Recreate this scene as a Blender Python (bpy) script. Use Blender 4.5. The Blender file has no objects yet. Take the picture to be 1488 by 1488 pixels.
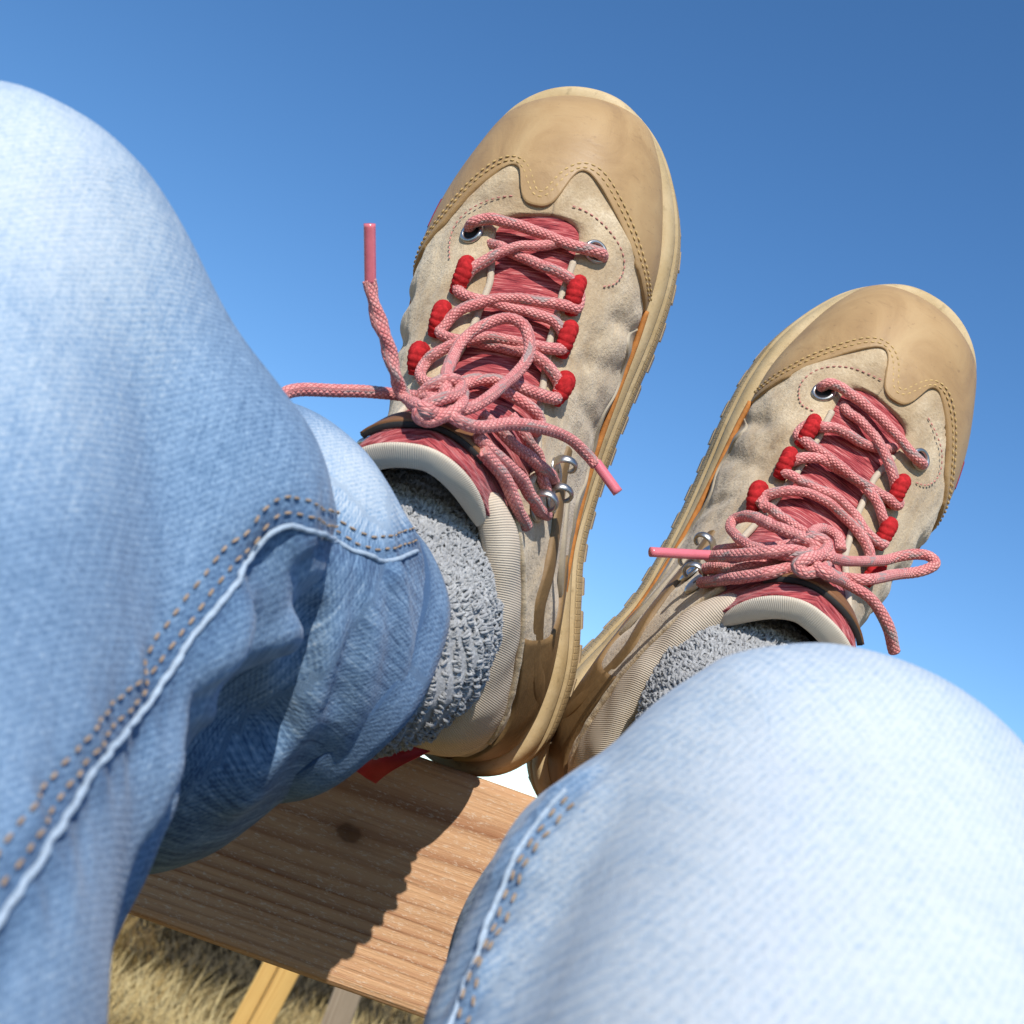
import bpy, math, random
import numpy as np
from mathutils import Matrix, Vector
rng = np.random.default_rng(7); random.seed(7)
scene = bpy.context.scene
COL = scene.collection

# ================================================================== camera, sky, sun, exposure
cam_d = bpy.data.cameras.new('camera'); cam = bpy.data.objects.new('camera', cam_d); COL.objects.link(cam)
PITCH, ROLL, CAM_H = math.radians(13.5), math.radians(20), 1.3
cam_d.sensor_width = 36; cam_d.lens = 36*1900/1488; cam_d.clip_start = .01; cam_d.clip_end = 4000
fw = Vector((0, math.cos(PITCH), math.sin(PITCH))); up0 = Vector((0, -math.sin(PITCH), math.cos(PITCH)))
rt = Vector((1, 0, 0))*math.cos(ROLL)+up0*math.sin(ROLL); up = up0*math.cos(ROLL)-Vector((1, 0, 0))*math.sin(ROLL)
cam.matrix_world = Matrix(((rt.x, up.x, -fw.x, 0), (rt.y, up.y, -fw.y, 0), (rt.z, up.z, -fw.z, CAM_H), (0, 0, 0, 1)))
cam_d.dof.use_dof = True; cam_d.dof.focus_distance = .53; cam_d.dof.aperture_fstop = 26
scene.camera = cam

SUN_AZ, SUN_EL = math.radians(180), math.radians(38)      # azimuth from +Y clockwise
sun_dir = Vector((math.sin(SUN_AZ)*math.cos(SUN_EL), math.cos(SUN_AZ)*math.cos(SUN_EL), math.sin(SUN_EL)))
world = bpy.data.worlds.new('World'); scene.world = world; world.use_nodes = True
wn = world.node_tree; bg = wn.nodes['Background']
sky = wn.nodes.new('ShaderNodeTexSky'); sky.sky_type = 'NISHITA'; sky.sun_disc = False
sky.sun_elevation = SUN_EL; sky.sun_rotation = SUN_AZ; sky.air_density = .9; sky.dust_density = .02; sky.ozone_density = 3.0; sky.altitude = 0
hs = wn.nodes.new('ShaderNodeHueSaturation'); hs.inputs['Saturation'].default_value = 1.20; hs.inputs['Hue'].default_value = .501
wn.links.new(sky.outputs[0], hs.inputs['Color']); wn.links.new(hs.outputs[0], bg.inputs[0]); bg.inputs[1].default_value = .15
sl = bpy.data.lights.new('sun', 'SUN'); sl.energy = 4.7; sl.angle = math.radians(.55); sl.color = (1, .955, .88)
so = bpy.data.objects.new('sun', sl); COL.objects.link(so); so.rotation_euler = sun_dir.to_track_quat('Z', 'Y').to_euler(); so.location = (0, -3, 6)
vs = scene.view_settings; vs.view_transform = 'Standard'; vs.look = 'None'; vs.exposure = 0.12; vs.gamma = 1; vs.use_curve_mapping = False

# ------------------------------------------------------------------ boot surface
# ring table: instep point (y,z), sole/heel point (y,z), half width medial, lateral, centre x, height of widest point, fullness
RING = np.array([
 [.2800,.032, .2815,.024, .004,.004, .004,.60,.98],
 [.2775,.043, .2800,.020, .0165,.0175, .004,.62,.96],
 [.2690,.055, .2735,.016, .0290,.0300, .003,.64,.93],
 [.2535,.065, .2570,.016, .0380,.0390, .002,.66,.90],
 [.2340,.073, .2360,.016, .0440,.0470, .001,.67,.85],
 [.2100,.079, .2100,.016, .0470,.0530, .000,.66,.78],
 [.1850,.088, .1820,.016, .0440,.0555, .000,.65,.74],
 [.1630,.099, .1520,.016, .0390,.054, .000,.62,.70],
 [.1450,.111, .1180,.016, .0345,.050, .000,.58,.66],
 [.1340,.124, .0800,.016, .0325,.046, .000,.55,.64],
 [.1290,.137, .0350,.016, .0335,.042, .000,.52,.64],
 [.1260,.149, -.0010,.022, .0340,.039, .000,.50,.68],
 [.1230,.159, -.0050,.055, .0308,.038, .000,.50,.74],
 [.1190,.167, .0020,.090, .0278,.038, .000,.50,.80],
 [.1145,.174, .0100,.120, .0258,.038, .000,.50,.85],
 [.1100,.180, .0140,.138, .0248,.038, .000,.50,.88],
 [.1055,.186, .0160,.152, .0243,.038, .000,.50,.90]])

def ring_at(s):
    s = np.clip(np.asarray(s, float), 0, len(RING)-1.0001)
    i = s.astype(int); t = (s-i)[..., None]
    n = len(RING)-1
    p0 = RING[np.maximum(i-1, 0)]; p1 = RING[i]; p2 = RING[np.minimum(i+1, n)]; p3 = RING[np.minimum(i+2, n)]
    return .5*((2*p1)+(-p0+p2)*t+(2*p0-5*p1+4*p2-p3)*t*t+(-p0+3*p1-3*p2+p3)*t**3)

def S0(s, ph):
    s, ph = np.broadcast_arrays(np.asarray(s, float), np.asarray(ph, float))
    r = ring_at(s)
    Ty, Tz, By, Bz, wm, wl, cx, tm, e = [r[..., k] for k in range(9)]
    a = np.abs(ph)
    t = (1-np.cos(a))/2
    t = t+4*(tm-.5)*t*(1-t)
    x = np.where(ph >= 0, wm, -wl)*np.abs(np.sin(np.clip(a, 0, np.pi)))**e
    return np.stack([cx+x, Ty+(By-Ty)*t, Tz+(Bz-Tz)*t], -1)

def SN(s, ph):
    h = 1e-3
    s, ph = np.broadcast_arrays(np.asarray(s, float), np.asarray(ph, float))
    du = S0(np.minimum(s+h, 15.99), ph)-S0(np.maximum(s-h, 0), ph)
    php = np.where(np.abs(ph) < .06, np.where(ph < 0, -.06, .06), ph)
    php = np.clip(php, -3.08, 3.08)
    dv = S0(s, php+h)-S0(s, php-h)
    n = np.cross(du, dv)
    # blend across the instep ridge so that the normal is continuous there
    n /= np.linalg.norm(n, axis=-1, keepdims=True)+1e-12
    w = np.clip(1-np.abs(ph)/.25, 0, 1)[..., None]
    nm = n.copy(); nm[..., 0] = 0
    n = n*(1-w)+nm*w
    return n/(np.linalg.norm(n, axis=-1, keepdims=True)+1e-12)

def S(s, ph, h=0.0):
    return S0(s, ph)+SN(s, ph)*np.asarray(h)[..., None]

# plan outline of the sole (medial side +x), closed, from the heel over the medial side
OUTL = np.array([(0,-.015),(.016,-.0105),(.028,.002),(.0335,.022),(.035,.041),(.0325,.065),(.0305,.087),(.0325,.110),(.0365,.134),(.0425,.160),
 (.0485,.184),(.0520,.206),(.0520,.228),(.0465,.250),(.0370,.268),(.0215,.2820),(.004,.2868),(-.013,.2840),(-.0285,.2735),(-.0400,.256),
 (-.0480,.235),(-.0525,.210),(-.0540,.182),(-.0530,.150),(-.0490,.115),(-.0440,.080),(-.0410,.045),(-.0375,.018),(-.030,-.001),(-.016,-.0115)])

# ------------------------------------------------------------------ jeans as a distance field
def cone_d(p, a, b, ra, rb):
    ba = b-a
    t = np.clip(((p-a)@ba)/(ba@ba), 0, 1)
    q = p-a-t[:, None]*ba
    return np.sqrt((q*q).sum(1))-(ra+t*(rb-ra))

def smin(a, b, k):
    h = np.maximum(k-np.abs(a-b), 0)/k
    return np.minimum(a, b)-h*h*k*.25

def jeans_d(p, J):
    d = None
    for a, b, ra, rb, k in J['cones']:
        c = cone_d(p, np.array(a), np.array(b), ra, rb)
        d = c if d is None else smin(d, c, k)
    for q, n, ri in J['cuts']:          # trouser ends: plane cut and hollow
        q = np.array(q); n = np.array(n)
        s = (p-q)@n                     # >0 beyond the hem
        rad = np.linalg.norm(p-q-s[:, None]*n, axis=1)
        near = (rad < .060) & (s < .048)
        d = np.where(near & (s > -.05), np.maximum(d, s), d)
        hole = np.maximum(rad-ri, -(s+.018))
        d = np.where(near & (s > -.05), np.maximum(d, -hole), d)
    for pts, r, k, sg in J['folds']:    # sg +1 ridge, -1 groove
        pts = np.array(pts)
        e = None
        n = len(pts)-1
        for i in range(n):
            r0 = r*(.35+.65*math.sin(math.pi*(i/n)*.92+.12)); r1 = r*(.35+.65*math.sin(math.pi*((i+1)/n)*.92+.12))
            c = cone_d(p, pts[i], pts[i+1], r0, r1)
            e = c if e is None else np.minimum(e, c)
        d = smin(d, e, k) if sg > 0 else -smin(-d, e, k)
    return d

PTS = {"boot_left": [[0.95758,-0.191573,-0.215267,0.024675],[-0.250548,-0.184461,-0.950368,0.596951],[0.142356,0.963989,-0.224635,1.343257],[0.0,0.0,0.0,1.0]],"boot_right": [[0.952287,0.302587,0.039885,0.07123],[0.08587,-0.140225,-0.986389,0.637236],[-0.292875,0.94275,-0.159518,1.337345],[0.0,0.0,0.0,1.0]],"lace_left": {"bar": [[-0.02574,0.20807,0.07092],[-0.02328,0.2097,0.0798],[-0.0157,0.2116,0.0816],[-0.00141,0.20924,0.0829],[0.01323,0.20562,0.08311],[0.02429,0.20354,0.08071],[0.03018,0.20304,0.07666],[0.02965,0.20336,0.06702]],"a1": [[0.01932,0.20543,0.07213],[0.01588,0.20589,0.07921],[0.00833,0.20258,0.08425],[-0.00181,0.19961,0.08716],[-0.01045,0.1944,0.08875],[-0.01644,0.18958,0.08992],[-0.01961,0.18504,0.09011],[-0.02114,0.17975,0.09179],[-0.01583,0.17623,0.09507],[-0.00846,0.17539,0.09625],[0.00511,0.17357,0.09658],[0.01546,0.17201,0.09672],[0.02128,0.16995,0.09566],[0.02447,0.16527,0.09416],[0.0247,0.16062,0.09603],[0.02088,0.159,0.10045],[0.01217,0.15909,0.10408],[-0.00243,0.15972,0.10557],[-0.01313,0.15563,0.109],[-0.0203,0.15049,0.11054],[-0.02416,0.14603,0.11068],[-0.02378,0.14044,0.11547],[-0.01724,0.13751,0.12179],[-0.00857,0.13867,0.12127],[0.00114,0.14133,0.11742],[0.013,0.13697,0.12306],[0.02087,0.13325,0.12084],[0.02462,0.12925,0.11684],[0.02464,0.12439,0.12242]],"a2": [[-0.01822,0.20393,0.07394],[-0.01066,0.20066,0.08219],[-0.00252,0.19743,0.08475],[0.00465,0.1955,0.0854],[0.01479,0.19228,0.088],[0.02246,0.18956,0.08683],[0.02562,0.18535,0.08531],[0.02594,0.17855,0.08758],[0.02323,0.17763,0.09021],[0.01293,0.17772,0.09531],[-0.00042,0.17728,0.0966],[-0.01164,0.17308,0.09878],[-0.01834,0.16852,0.1],[-0.02124,0.16346,0.10058],[-0.02249,0.15977,0.10194],[-0.01497,0.15755,0.10512],[-0.00509,0.15733,0.10407],[0.00732,0.15632,0.10444],[0.01497,0.15515,0.10562],[0.02193,0.15152,0.1042],[0.02611,0.14658,0.10081],[0.02681,0.14081,0.1027],[0.0247,0.13971,0.10772],[0.01486,0.14074,0.11874],[0.00429,0.14117,0.12193],[-0.0032,0.13696,0.12905],[-0.00212,0.12832,0.15894]],"h1": [[0.01288,0.12443,0.15841],[0.01991,0.1194,0.15395],[0.02622,0.11516,0.14366],[0.03026,0.11208,0.1312],[0.03178,0.11048,0.11575],[0.03128,0.10867,0.10528],[0.02886,0.10876,0.1036]],"h2": [[0.01845,0.12669,0.13878],[0.02483,0.12049,0.13844],[0.02785,0.11528,0.12641],[0.03034,0.1085,0.12308],[0.03147,0.10362,0.11799]],"h3": [[0.01516,0.11496,0.17158],[0.01977,0.11141,0.16681],[0.02418,0.10824,0.15769],[0.02767,0.10476,0.14867],[0.03047,0.09996,0.14048],[0.03177,0.0964,0.12999],[0.03235,0.09582,0.11604]],"h4": [[0.01819,0.1106,0.17155],[0.02154,0.10723,0.16542],[0.02497,0.10269,0.15833],[0.0275,0.09706,0.15243],[0.02875,0.09267,0.14442],[0.02969,0.09004,0.13591]],"loop": [[0.00354,0.12397,0.17572],[0.00269,0.13034,0.17117],[-0.00725,0.14416,0.13504],[-0.00785,0.15353,0.12336],[-0.00333,0.16031,0.11943],[0.00386,0.16521,0.11624],[0.01166,0.16404,0.11616],[0.01636,0.15779,0.11776],[0.01703,0.14975,0.12125],[0.0155,0.14122,0.13221],[0.01573,0.13091,0.15974],[0.01272,0.12407,0.17247],[0.00771,0.12115,0.17834],[0.00164,0.12248,0.17644]],"knot": [[-0.00439,0.12289,0.1719],[-0.00422,0.12684,0.17314],[-0.00042,0.13022,0.17357],[0.00376,0.13288,0.17052],[0.00584,0.1325,0.16633],[0.00766,0.1277,0.17419],[0.00476,0.1242,0.18219],[0.00068,0.12093,0.18545],[-0.00067,0.11745,0.18672],[0.00256,0.11642,0.18458],[0.00787,0.11945,0.18231],[0.01011,0.12341,0.17742],[0.0069,0.12963,0.16488]],"end_up": [[0.00462,0.12018,0.17917],[0.00067,0.11925,0.18766],[-0.009,0.12414,0.17472],[-0.01245,0.13147,0.17991],[-0.01566,0.13954,0.18302],[-0.0189,0.1464,0.18609],[-0.0213,0.15313,0.18795],[-0.02236,0.15804,0.18943]],"aglet_up": [[-0.02223,0.15717,0.18936],[-0.02308,0.17452,0.1965]],"end_left": [[0.00499,0.12676,0.16676],[0.00023,0.12506,0.17624],[-0.01157,0.12623,0.16718],[-0.02141,0.12443,0.17332],[-0.03034,0.12242,0.18129],[-0.03796,0.12105,0.18901],[-0.04165,0.1191,0.19381],[-0.04291,0.11657,0.19601]],"end_right": [[0.00462,0.12018,0.17917],[0.01146,0.11796,0.18199],[0.01672,0.11742,0.17497],[0.02375,0.1213,0.16225],[0.03118,0.12348,0.14728],[0.0385,0.12284,0.13263],[0.04519,0.11895,0.12377],[0.0488,0.11581,0.12284]],"aglet_right": [[0.04822,0.11646,0.123],[0.05761,0.1069,0.12258]]},"lace_right": {"bar": [[-0.02789,0.20656,0.06776],[-0.02934,0.20632,0.07508],[-0.02624,0.20935,0.07794],[-0.01621,0.20934,0.08128],[-0.0033,0.20812,0.08323],[0.01055,0.20558,0.08423],[0.02243,0.20421,0.08197],[0.02797,0.20687,0.07023]],"a1": [[-0.01729,0.20561,0.07397],[-0.01465,0.2022,0.08126],[-0.00565,0.20021,0.08579],[0.00524,0.19677,0.08814],[0.01406,0.19073,0.09013],[0.01951,0.18689,0.08933],[0.02392,0.18212,0.08987],[0.02274,0.17957,0.09176],[0.01735,0.17929,0.09354],[0.00717,0.17786,0.09487],[-0.00427,0.17679,0.09701],[-0.01528,0.17719,0.09541],[-0.0226,0.17801,0.09069],[-0.02671,0.17969,0.08523],[-0.02557,0.18624,0.08503],[-0.02085,0.18832,0.08816],[-0.01429,0.19194,0.08825],[-0.0033,0.19369,0.08643],[0.00551,0.19759,0.08358],[0.01129,0.20369,0.07739]],"a2": [[-0.02325,0.15933,0.09797],[-0.02206,0.16048,0.09936],[-0.0113,0.16145,0.10456],[-0.00158,0.16368,0.10392],[0.00865,0.16272,0.10268],[0.01653,0.15973,0.10471],[0.02454,0.15958,0.10227],[0.02576,0.16467,0.0983],[0.02347,0.16917,0.09673],[0.01946,0.17145,0.09783],[0.01285,0.1755,0.09685],[0.00588,0.17735,0.09361],[-0.00381,0.17639,0.09388],[-0.01474,0.17457,0.09626],[-0.0213,0.16988,0.09581],[-0.02447,0.16386,0.09479],[-0.02491,0.15978,0.09545]],"a3": [[-0.02402,0.13988,0.10747],[-0.02318,0.14182,0.10915],[-0.01742,0.14044,0.11718],[-0.0124,0.13985,0.12206],[-0.00603,0.13939,0.12642]],"a4": [[-0.02506,0.14108,0.10457],[-0.02494,0.14597,0.1028],[-0.02149,0.15132,0.10515],[-0.01489,0.15636,0.10615],[-0.00581,0.15913,0.10602],[0.00607,0.1596,0.10325],[0.01488,0.15769,0.10541],[0.02125,0.15361,0.10772],[0.0251,0.14876,0.10884]],"bowl": [[-0.00732,0.12785,0.16806],[-0.01089,0.12908,0.17007],[-0.01695,0.12871,0.16495],[-0.02458,0.12807,0.156],[-0.03068,0.12877,0.13756],[-0.03333,0.12594,0.12884],[-0.03322,0.12089,0.13569],[-0.02957,0.11707,0.14979],[-0.02417,0.11662,0.16148],[-0.018,0.11888,0.17105],[-0.0128,0.12312,0.1738],[-0.00961,0.12753,0.17144]],"knot": [[-0.01583,0.12466,0.16139],[-0.01516,0.12782,0.16626],[-0.01136,0.13155,0.16972],[-0.00731,0.13189,0.16918],[-0.00864,0.12653,0.17741],[-0.01344,0.12054,0.18253],[-0.01474,0.1165,0.18271],[-0.01095,0.11639,0.18258],[-0.00633,0.12183,0.17978],[-0.0031,0.13027,0.1647],[-0.00627,0.13458,0.15455],[-0.00682,0.13946,0.13303],[-0.00148,0.14676,0.11893],[0.00516,0.14778,0.11789],[0.00869,0.14339,0.12252]],"bowr": [[-0.00917,0.12803,0.16672],[-0.00579,0.12789,0.1746],[0.01036,0.13865,0.1456],[0.02477,0.15035,0.11993],[0.03201,0.15918,0.11652],[0.03769,0.16387,0.11801],[0.04219,0.16311,0.12002],[0.03976,0.15739,0.12151],[0.03131,0.14872,0.12742],[0.01321,0.13243,0.16592],[0.00437,0.12654,0.1673],[-0.00671,0.12088,0.18264],[-0.01085,0.1218,0.17541]],"end_r": [[-0.011,0.12265,0.17408],[-0.00647,0.11983,0.18409],[0.00494,0.12478,0.16917],[0.01338,0.12598,0.1694],[0.02202,0.12539,0.16647],[0.03045,0.12234,0.16333],[0.03823,0.1183,0.15909]],"end_l": [[-0.00845,0.12701,0.16685],[-0.01744,0.12142,0.17292],[-0.02372,0.11567,0.17202],[-0.02881,0.11104,0.16439],[-0.03355,0.1071,0.15245],[-0.03528,0.10637,0.14295]],"aglet_l": [[-0.03513,0.10636,0.14726],[-0.055,0.09241,0.15382]],"h1": [[-0.01005,0.1277,0.15681],[-0.01662,0.11982,0.16498],[-0.02239,0.11163,0.16272],[-0.02601,0.10679,0.15297],[-0.02972,0.10553,0.13708],[-0.03098,0.10307,0.12623]],"h2": [[-0.01182,0.11964,0.16966],[-0.0187,0.11054,0.17323],[-0.02419,0.10454,0.16535],[-0.02796,0.10048,0.15037],[-0.02974,0.09789,0.13377]],"h3": [[-0.01363,0.12856,0.14677],[-0.02111,0.12094,0.15193],[-0.02669,0.11771,0.14087],[-0.02928,0.11483,0.12854],[-0.02943,0.11418,0.11496]]},"stay": {"left": [[5.654,-0.457],[5.21,-0.546],[4.919,-0.535],[4.689,-0.427],[4.526,-0.266],[4.461,-0.124]],"left2": [[4.528,0.231],[4.576,0.365],[4.755,0.565],[5.043,0.769],[5.327,0.867],[5.615,0.812],[5.769,0.656]],"right": [[5.632,0.481],[5.619,0.647],[5.397,0.764],[5.136,0.789],[4.815,0.686],[4.579,0.482],[4.471,0.272],[4.416,0.125]],"right2": [[4.425,-0.239],[4.552,-0.392],[4.755,-0.553],[5.08,-0.628],[5.41,-0.532],[5.57,-0.372]]},"hemL": [[-0.04234,0.41843,1.33326],[0.65186,0.73054,-0.20345]],"hemR": [[0.1088,0.45122,1.34154],[0.18347,0.72667,0.66204]],"J": {"cones": [[[-0.13658,0.30137,1.37265],[-0.09823,0.22795,1.22869],0.0522,0.066,0.02],[[-0.13658,0.30137,1.37265],[-0.08136,0.31375,1.34251],0.0522,0.0412,0.008],[[-0.08136,0.31375,1.34251],[-0.0913,0.27066,1.24354],0.0412,0.0445,0.01],[[-0.08879,0.39404,1.30792],[-0.07148,0.38577,1.34235],0.054,0.055,0.008],[[-0.07148,0.38577,1.34235],[-0.04886,0.41112,1.33529],0.055,0.0482,0.006],[[-0.12475,0.33658,1.35448],[-0.08879,0.39404,1.30792],0.046,0.054,0.012],[[-0.09823,0.22795,1.22869],[-0.02425,0.09604,0.98565],0.066,0.085,0.008],[[0.09201,0.29047,1.31093],[0.06711,0.2955,1.29001],0.054,0.0435,0.006],[[0.09201,0.29047,1.31093],[0.091,0.19216,1.22783],0.054,0.062,0.008],[[0.06711,0.2955,1.29001],[0.0695,0.29084,1.26658],0.0435,0.0475,0.006],[[0.0695,0.29084,1.26658],[0.06785,0.22678,1.21211],0.0475,0.05,0.01],[[0.09298,0.32987,1.29677],[0.08996,0.37658,1.27354],0.05,0.064,0.008],[[0.08996,0.37658,1.27354],[0.10807,0.44831,1.33889],0.064,0.042,0.006],[[0.091,0.19216,1.22783],[0.2,0.06002,1.05],0.062,0.085,0.008],[[-0.02425,0.09604,0.98565],[0.2,0.06002,1.05],0.085,0.085,0.05]],"cuts": [[[-0.04234,0.41843,1.33326],[0.65186,0.73054,-0.20345],0.0425],[[0.1088,0.45122,1.34154],[0.18347,0.72667,0.66204],0.039]],"folds": [[[[-0.03309,0.34777,1.35274],[-0.02962,0.35037,1.34601],[-0.0263,0.3553,1.3395],[-0.02466,0.35983,1.33168],[-0.02315,0.36685,1.3239],[-0.02335,0.37351,1.31625],[-0.02367,0.38228,1.30844]],0.002,0.01,1],[[[-0.03606,0.34168,1.34952],[-0.03304,0.34368,1.3422],[-0.03015,0.34723,1.33503],[-0.02924,0.35127,1.3271],[-0.02847,0.35735,1.31918]],0.0018,0.01,-1],[[[-0.02538,0.36051,1.35693],[-0.02167,0.36455,1.34968],[-0.01803,0.37111,1.34262],[-0.01632,0.37545,1.33439],[-0.01462,0.38071,1.32611]],0.0016,0.009,1],[[[-0.04222,0.2975,1.33997],[-0.04077,0.30245,1.33669],[-0.03986,0.31209,1.33382],[-0.04191,0.341,1.32991],[-0.04069,0.34443,1.32316],[-0.04078,0.34921,1.31502],[-0.0411,0.356,1.30679],[-0.04199,0.36111,1.29902],[-0.04287,0.36619,1.29112]],0.0042,0.016,1],[[[-0.0397,0.34119,1.34808],[-0.03861,0.34166,1.34274],[-0.03759,0.34272,1.33748],[-0.03718,0.34403,1.33204],[-0.03684,0.34603,1.32665],[-0.03657,0.35011,1.31949],[-0.03652,0.35646,1.31232]],0.0032,0.014,1],[[[-0.03901,0.30087,1.34093],[-0.03807,0.30569,1.33694],[-0.04033,0.33761,1.33571],[-0.0393,0.34059,1.32891],[-0.03832,0.34407,1.32208],[-0.03851,0.34766,1.31571],[-0.03887,0.35281,1.3093]],0.0024,0.014,-1],[[[-0.04475,0.28757,1.33636],[-0.04328,0.29014,1.32997],[-0.04199,0.29406,1.32365],[-0.04184,0.29665,1.3134],[-0.04849,0.34801,1.30365],[-0.04292,0.29798,1.29465],[-0.04332,0.29139,1.2866],[-0.04383,0.2847,1.28043],[-0.04447,0.27932,1.27452]],0.0036,0.018,-1],[[[-0.0495,0.28234,1.32408],[-0.04911,0.28054,1.31615],[-0.04874,0.27885,1.30843],[-0.04865,0.27652,1.30001],[-0.04854,0.27419,1.29185],[-0.04747,0.27515,1.28358],[-0.04667,0.27772,1.27523]],0.0038,0.018,1],[[[-0.04544,0.28009,1.30366],[-0.04451,0.2816,1.29804],[-0.04373,0.28412,1.29239],[-0.04382,0.28354,1.28637],[-0.04395,0.28328,1.28041],[-0.0442,0.28215,1.27523],[-0.04447,0.28113,1.27014]],0.004,0.02,-1]]},"seamL": [[[-0.02198,0.37847,1.37024],[-0.02266,0.37142,1.36788],[-0.02344,0.36669,1.36598],[-0.02421,0.36221,1.36415],[-0.02499,0.35814,1.36242],[-0.02591,0.35616,1.36153],[-0.02684,0.35457,1.36071],[-0.02777,0.35294,1.35989],[-0.02865,0.35096,1.35901],[-0.03018,0.34812,1.35864],[-0.03173,0.34579,1.35834],[-0.03332,0.34409,1.35815],[-0.03493,0.34275,1.35803],[-0.03635,0.34176,1.35803],[-0.03776,0.34078,1.35804],[-0.03916,0.33978,1.35805],[-0.04054,0.33865,1.35803],[-0.03829,0.30929,1.35311],[-0.03886,0.30381,1.35228],[-0.03957,0.29971,1.35168],[-0.04037,0.29651,1.35123],[-0.04103,0.29473,1.35089],[-0.04174,0.29335,1.35061],[-0.04247,0.29219,1.35037],[-0.04322,0.29118,1.35016],[-0.04397,0.29021,1.34966],[-0.04473,0.28933,1.34918],[-0.04549,0.28849,1.3487],[-0.04625,0.28767,1.34823],[-0.04674,0.28721,1.34732],[-0.04723,0.28682,1.34642],[-0.04774,0.28647,1.34554],[-0.04824,0.28614,1.34465],[-0.04862,0.28633,1.34323],[-0.04899,0.28649,1.3418],[-0.04934,0.28647,1.34035],[-0.04959,0.28591,1.33884],[-0.04932,0.28098,1.3357],[-0.04926,0.27739,1.33282],[-0.04946,0.27534,1.33018],[-0.04978,0.27399,1.32766],[-0.05028,0.27269,1.32468],[-0.05076,0.27133,1.32174],[-0.05122,0.26993,1.31885],[-0.05168,0.26858,1.31599],[-0.05211,0.2667,1.31246],[-0.05244,0.26446,1.30899],[-0.05268,0.26181,1.30559],[-0.05283,0.25882,1.30227],[-0.05273,0.25391,1.29865],[-0.05195,0.24596,1.29525],[-0.05133,0.23905,1.29205],[-0.05093,0.23336,1.28902],[-0.05058,0.22841,1.28599],[-0.05025,0.22366,1.28311],[-0.0499,0.21903,1.28037],[-0.04959,0.21468,1.27775],[-0.04931,0.21119,1.2755],[-0.04907,0.20798,1.27331],[-0.04887,0.20503,1.27118],[-0.04872,0.20233,1.26909],[-0.04866,0.19987,1.26716],[-0.04863,0.19759,1.26526],[-0.04863,0.19548,1.2634],[-0.04864,0.19348,1.26158]]],"seamR": [[[0.03122,0.2803,1.31445],[0.03061,0.28027,1.31341],[0.03001,0.2803,1.31237],[0.02941,0.28038,1.31133],[0.02882,0.28052,1.3103],[0.02822,0.28025,1.30885],[0.02762,0.28009,1.30741],[0.02705,0.28005,1.30598],[0.02648,0.28013,1.30455],[0.02604,0.27967,1.30274],[0.02561,0.27933,1.30094],[0.02519,0.2791,1.29915],[0.02479,0.27897,1.29737],[0.02454,0.27847,1.29549],[0.02431,0.27807,1.29361],[0.02408,0.27776,1.29175],[0.02386,0.27753,1.28989],[0.02379,0.27658,1.28761],[0.02371,0.27561,1.28536],[0.02363,0.27458,1.28313],[0.02354,0.27348,1.28094],[0.02336,0.27249,1.27873],[0.02318,0.27142,1.27655],[0.02299,0.27027,1.27441],[0.0228,0.26905,1.27231],[0.02269,0.26776,1.2705],[0.02257,0.26644,1.26872],[0.02245,0.26511,1.26697],[0.02235,0.26401,1.26521],[0.02245,0.26239,1.26383],[0.02254,0.26068,1.26248],[0.02262,0.25881,1.26118],[0.02267,0.25681,1.25994]]],"sockL": [[-0.00429,0.54364,1.37398],[-0.01888,0.4936,1.37707],[-0.0291,0.45893,1.37774],[-0.02805,0.43708,1.35139],[-0.0384,0.42558,1.34359],[-0.05168,0.40925,1.33882]],"sockR": [[0.09065,0.58195,1.37062],[0.10104,0.53138,1.37249],[0.10596,0.49038,1.37648],[0.10675,0.46023,1.35347],[0.10727,0.44779,1.34103],[0.1055,0.42612,1.32422]],"legdir": [0.2309,-0.4421,-0.8668],"fade": [[[-0.11951,0.25287,1.39205],0.06,1.0],[[-0.09985,0.2366,1.35641],0.05,0.7],[[-0.1233,0.2624,1.40792],0.04,1.0],[[-0.04372,0.35393,1.37989],0.03,0.95],[[0.07427,0.22925,1.32912],0.12,1.15],[[0.06962,0.19408,1.30124],0.12,1.15],[[0.04874,0.22837,1.30782],0.06,0.95],[[0.09405,0.21078,1.31876],0.09,1.1]],"seam_side": [-1,1],"sockL_r": [0.024,0.0295,0.0358,0.039],"sockR_r": [0.024,0.03,0.036,0.039]}

# ================================================================== helpers
def tag(o, label=None, cat=None, group=None, kind=None):
    if label: o['label'] = label
    if cat: o['category'] = cat
    if group: o['group'] = group
    if kind: o['kind'] = kind
    return o

def empty(name, M=None):
    o = bpy.data.objects.new(name, None); COL.objects.link(o); o.empty_display_size = .05
    if M is not None: o.matrix_world = M
    return o

def mesh_obj(name, V, Fc, mat, parent=None, uv=None, smooth=True, attrs=None):
    me = bpy.data.meshes.new(name)
    V = np.asarray(V, float)
    me.from_pydata(V.tolist(), [], [tuple(int(i) for i in q) for q in Fc]); me.update()
    if smooth: me.polygons.foreach_set('use_smooth', [True]*len(me.polygons))
    if uv is not None:
        ul = me.uv_layers.new(name='UVMap'); li = np.empty(len(me.loops), int); me.loops.foreach_get('vertex_index', li)
        ul.data.foreach_set('uv', np.asarray(uv, float)[li].ravel())
    for k, a in (attrs or {}).items():
        at = me.attributes.new(k, 'FLOAT', 'POINT'); at.data.foreach_set('value', np.asarray(a, float))
    me.materials.append(mat)
    o = bpy.data.objects.new(name, me); COL.objects.link(o)
    if parent: o.parent = parent
    return o

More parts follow.
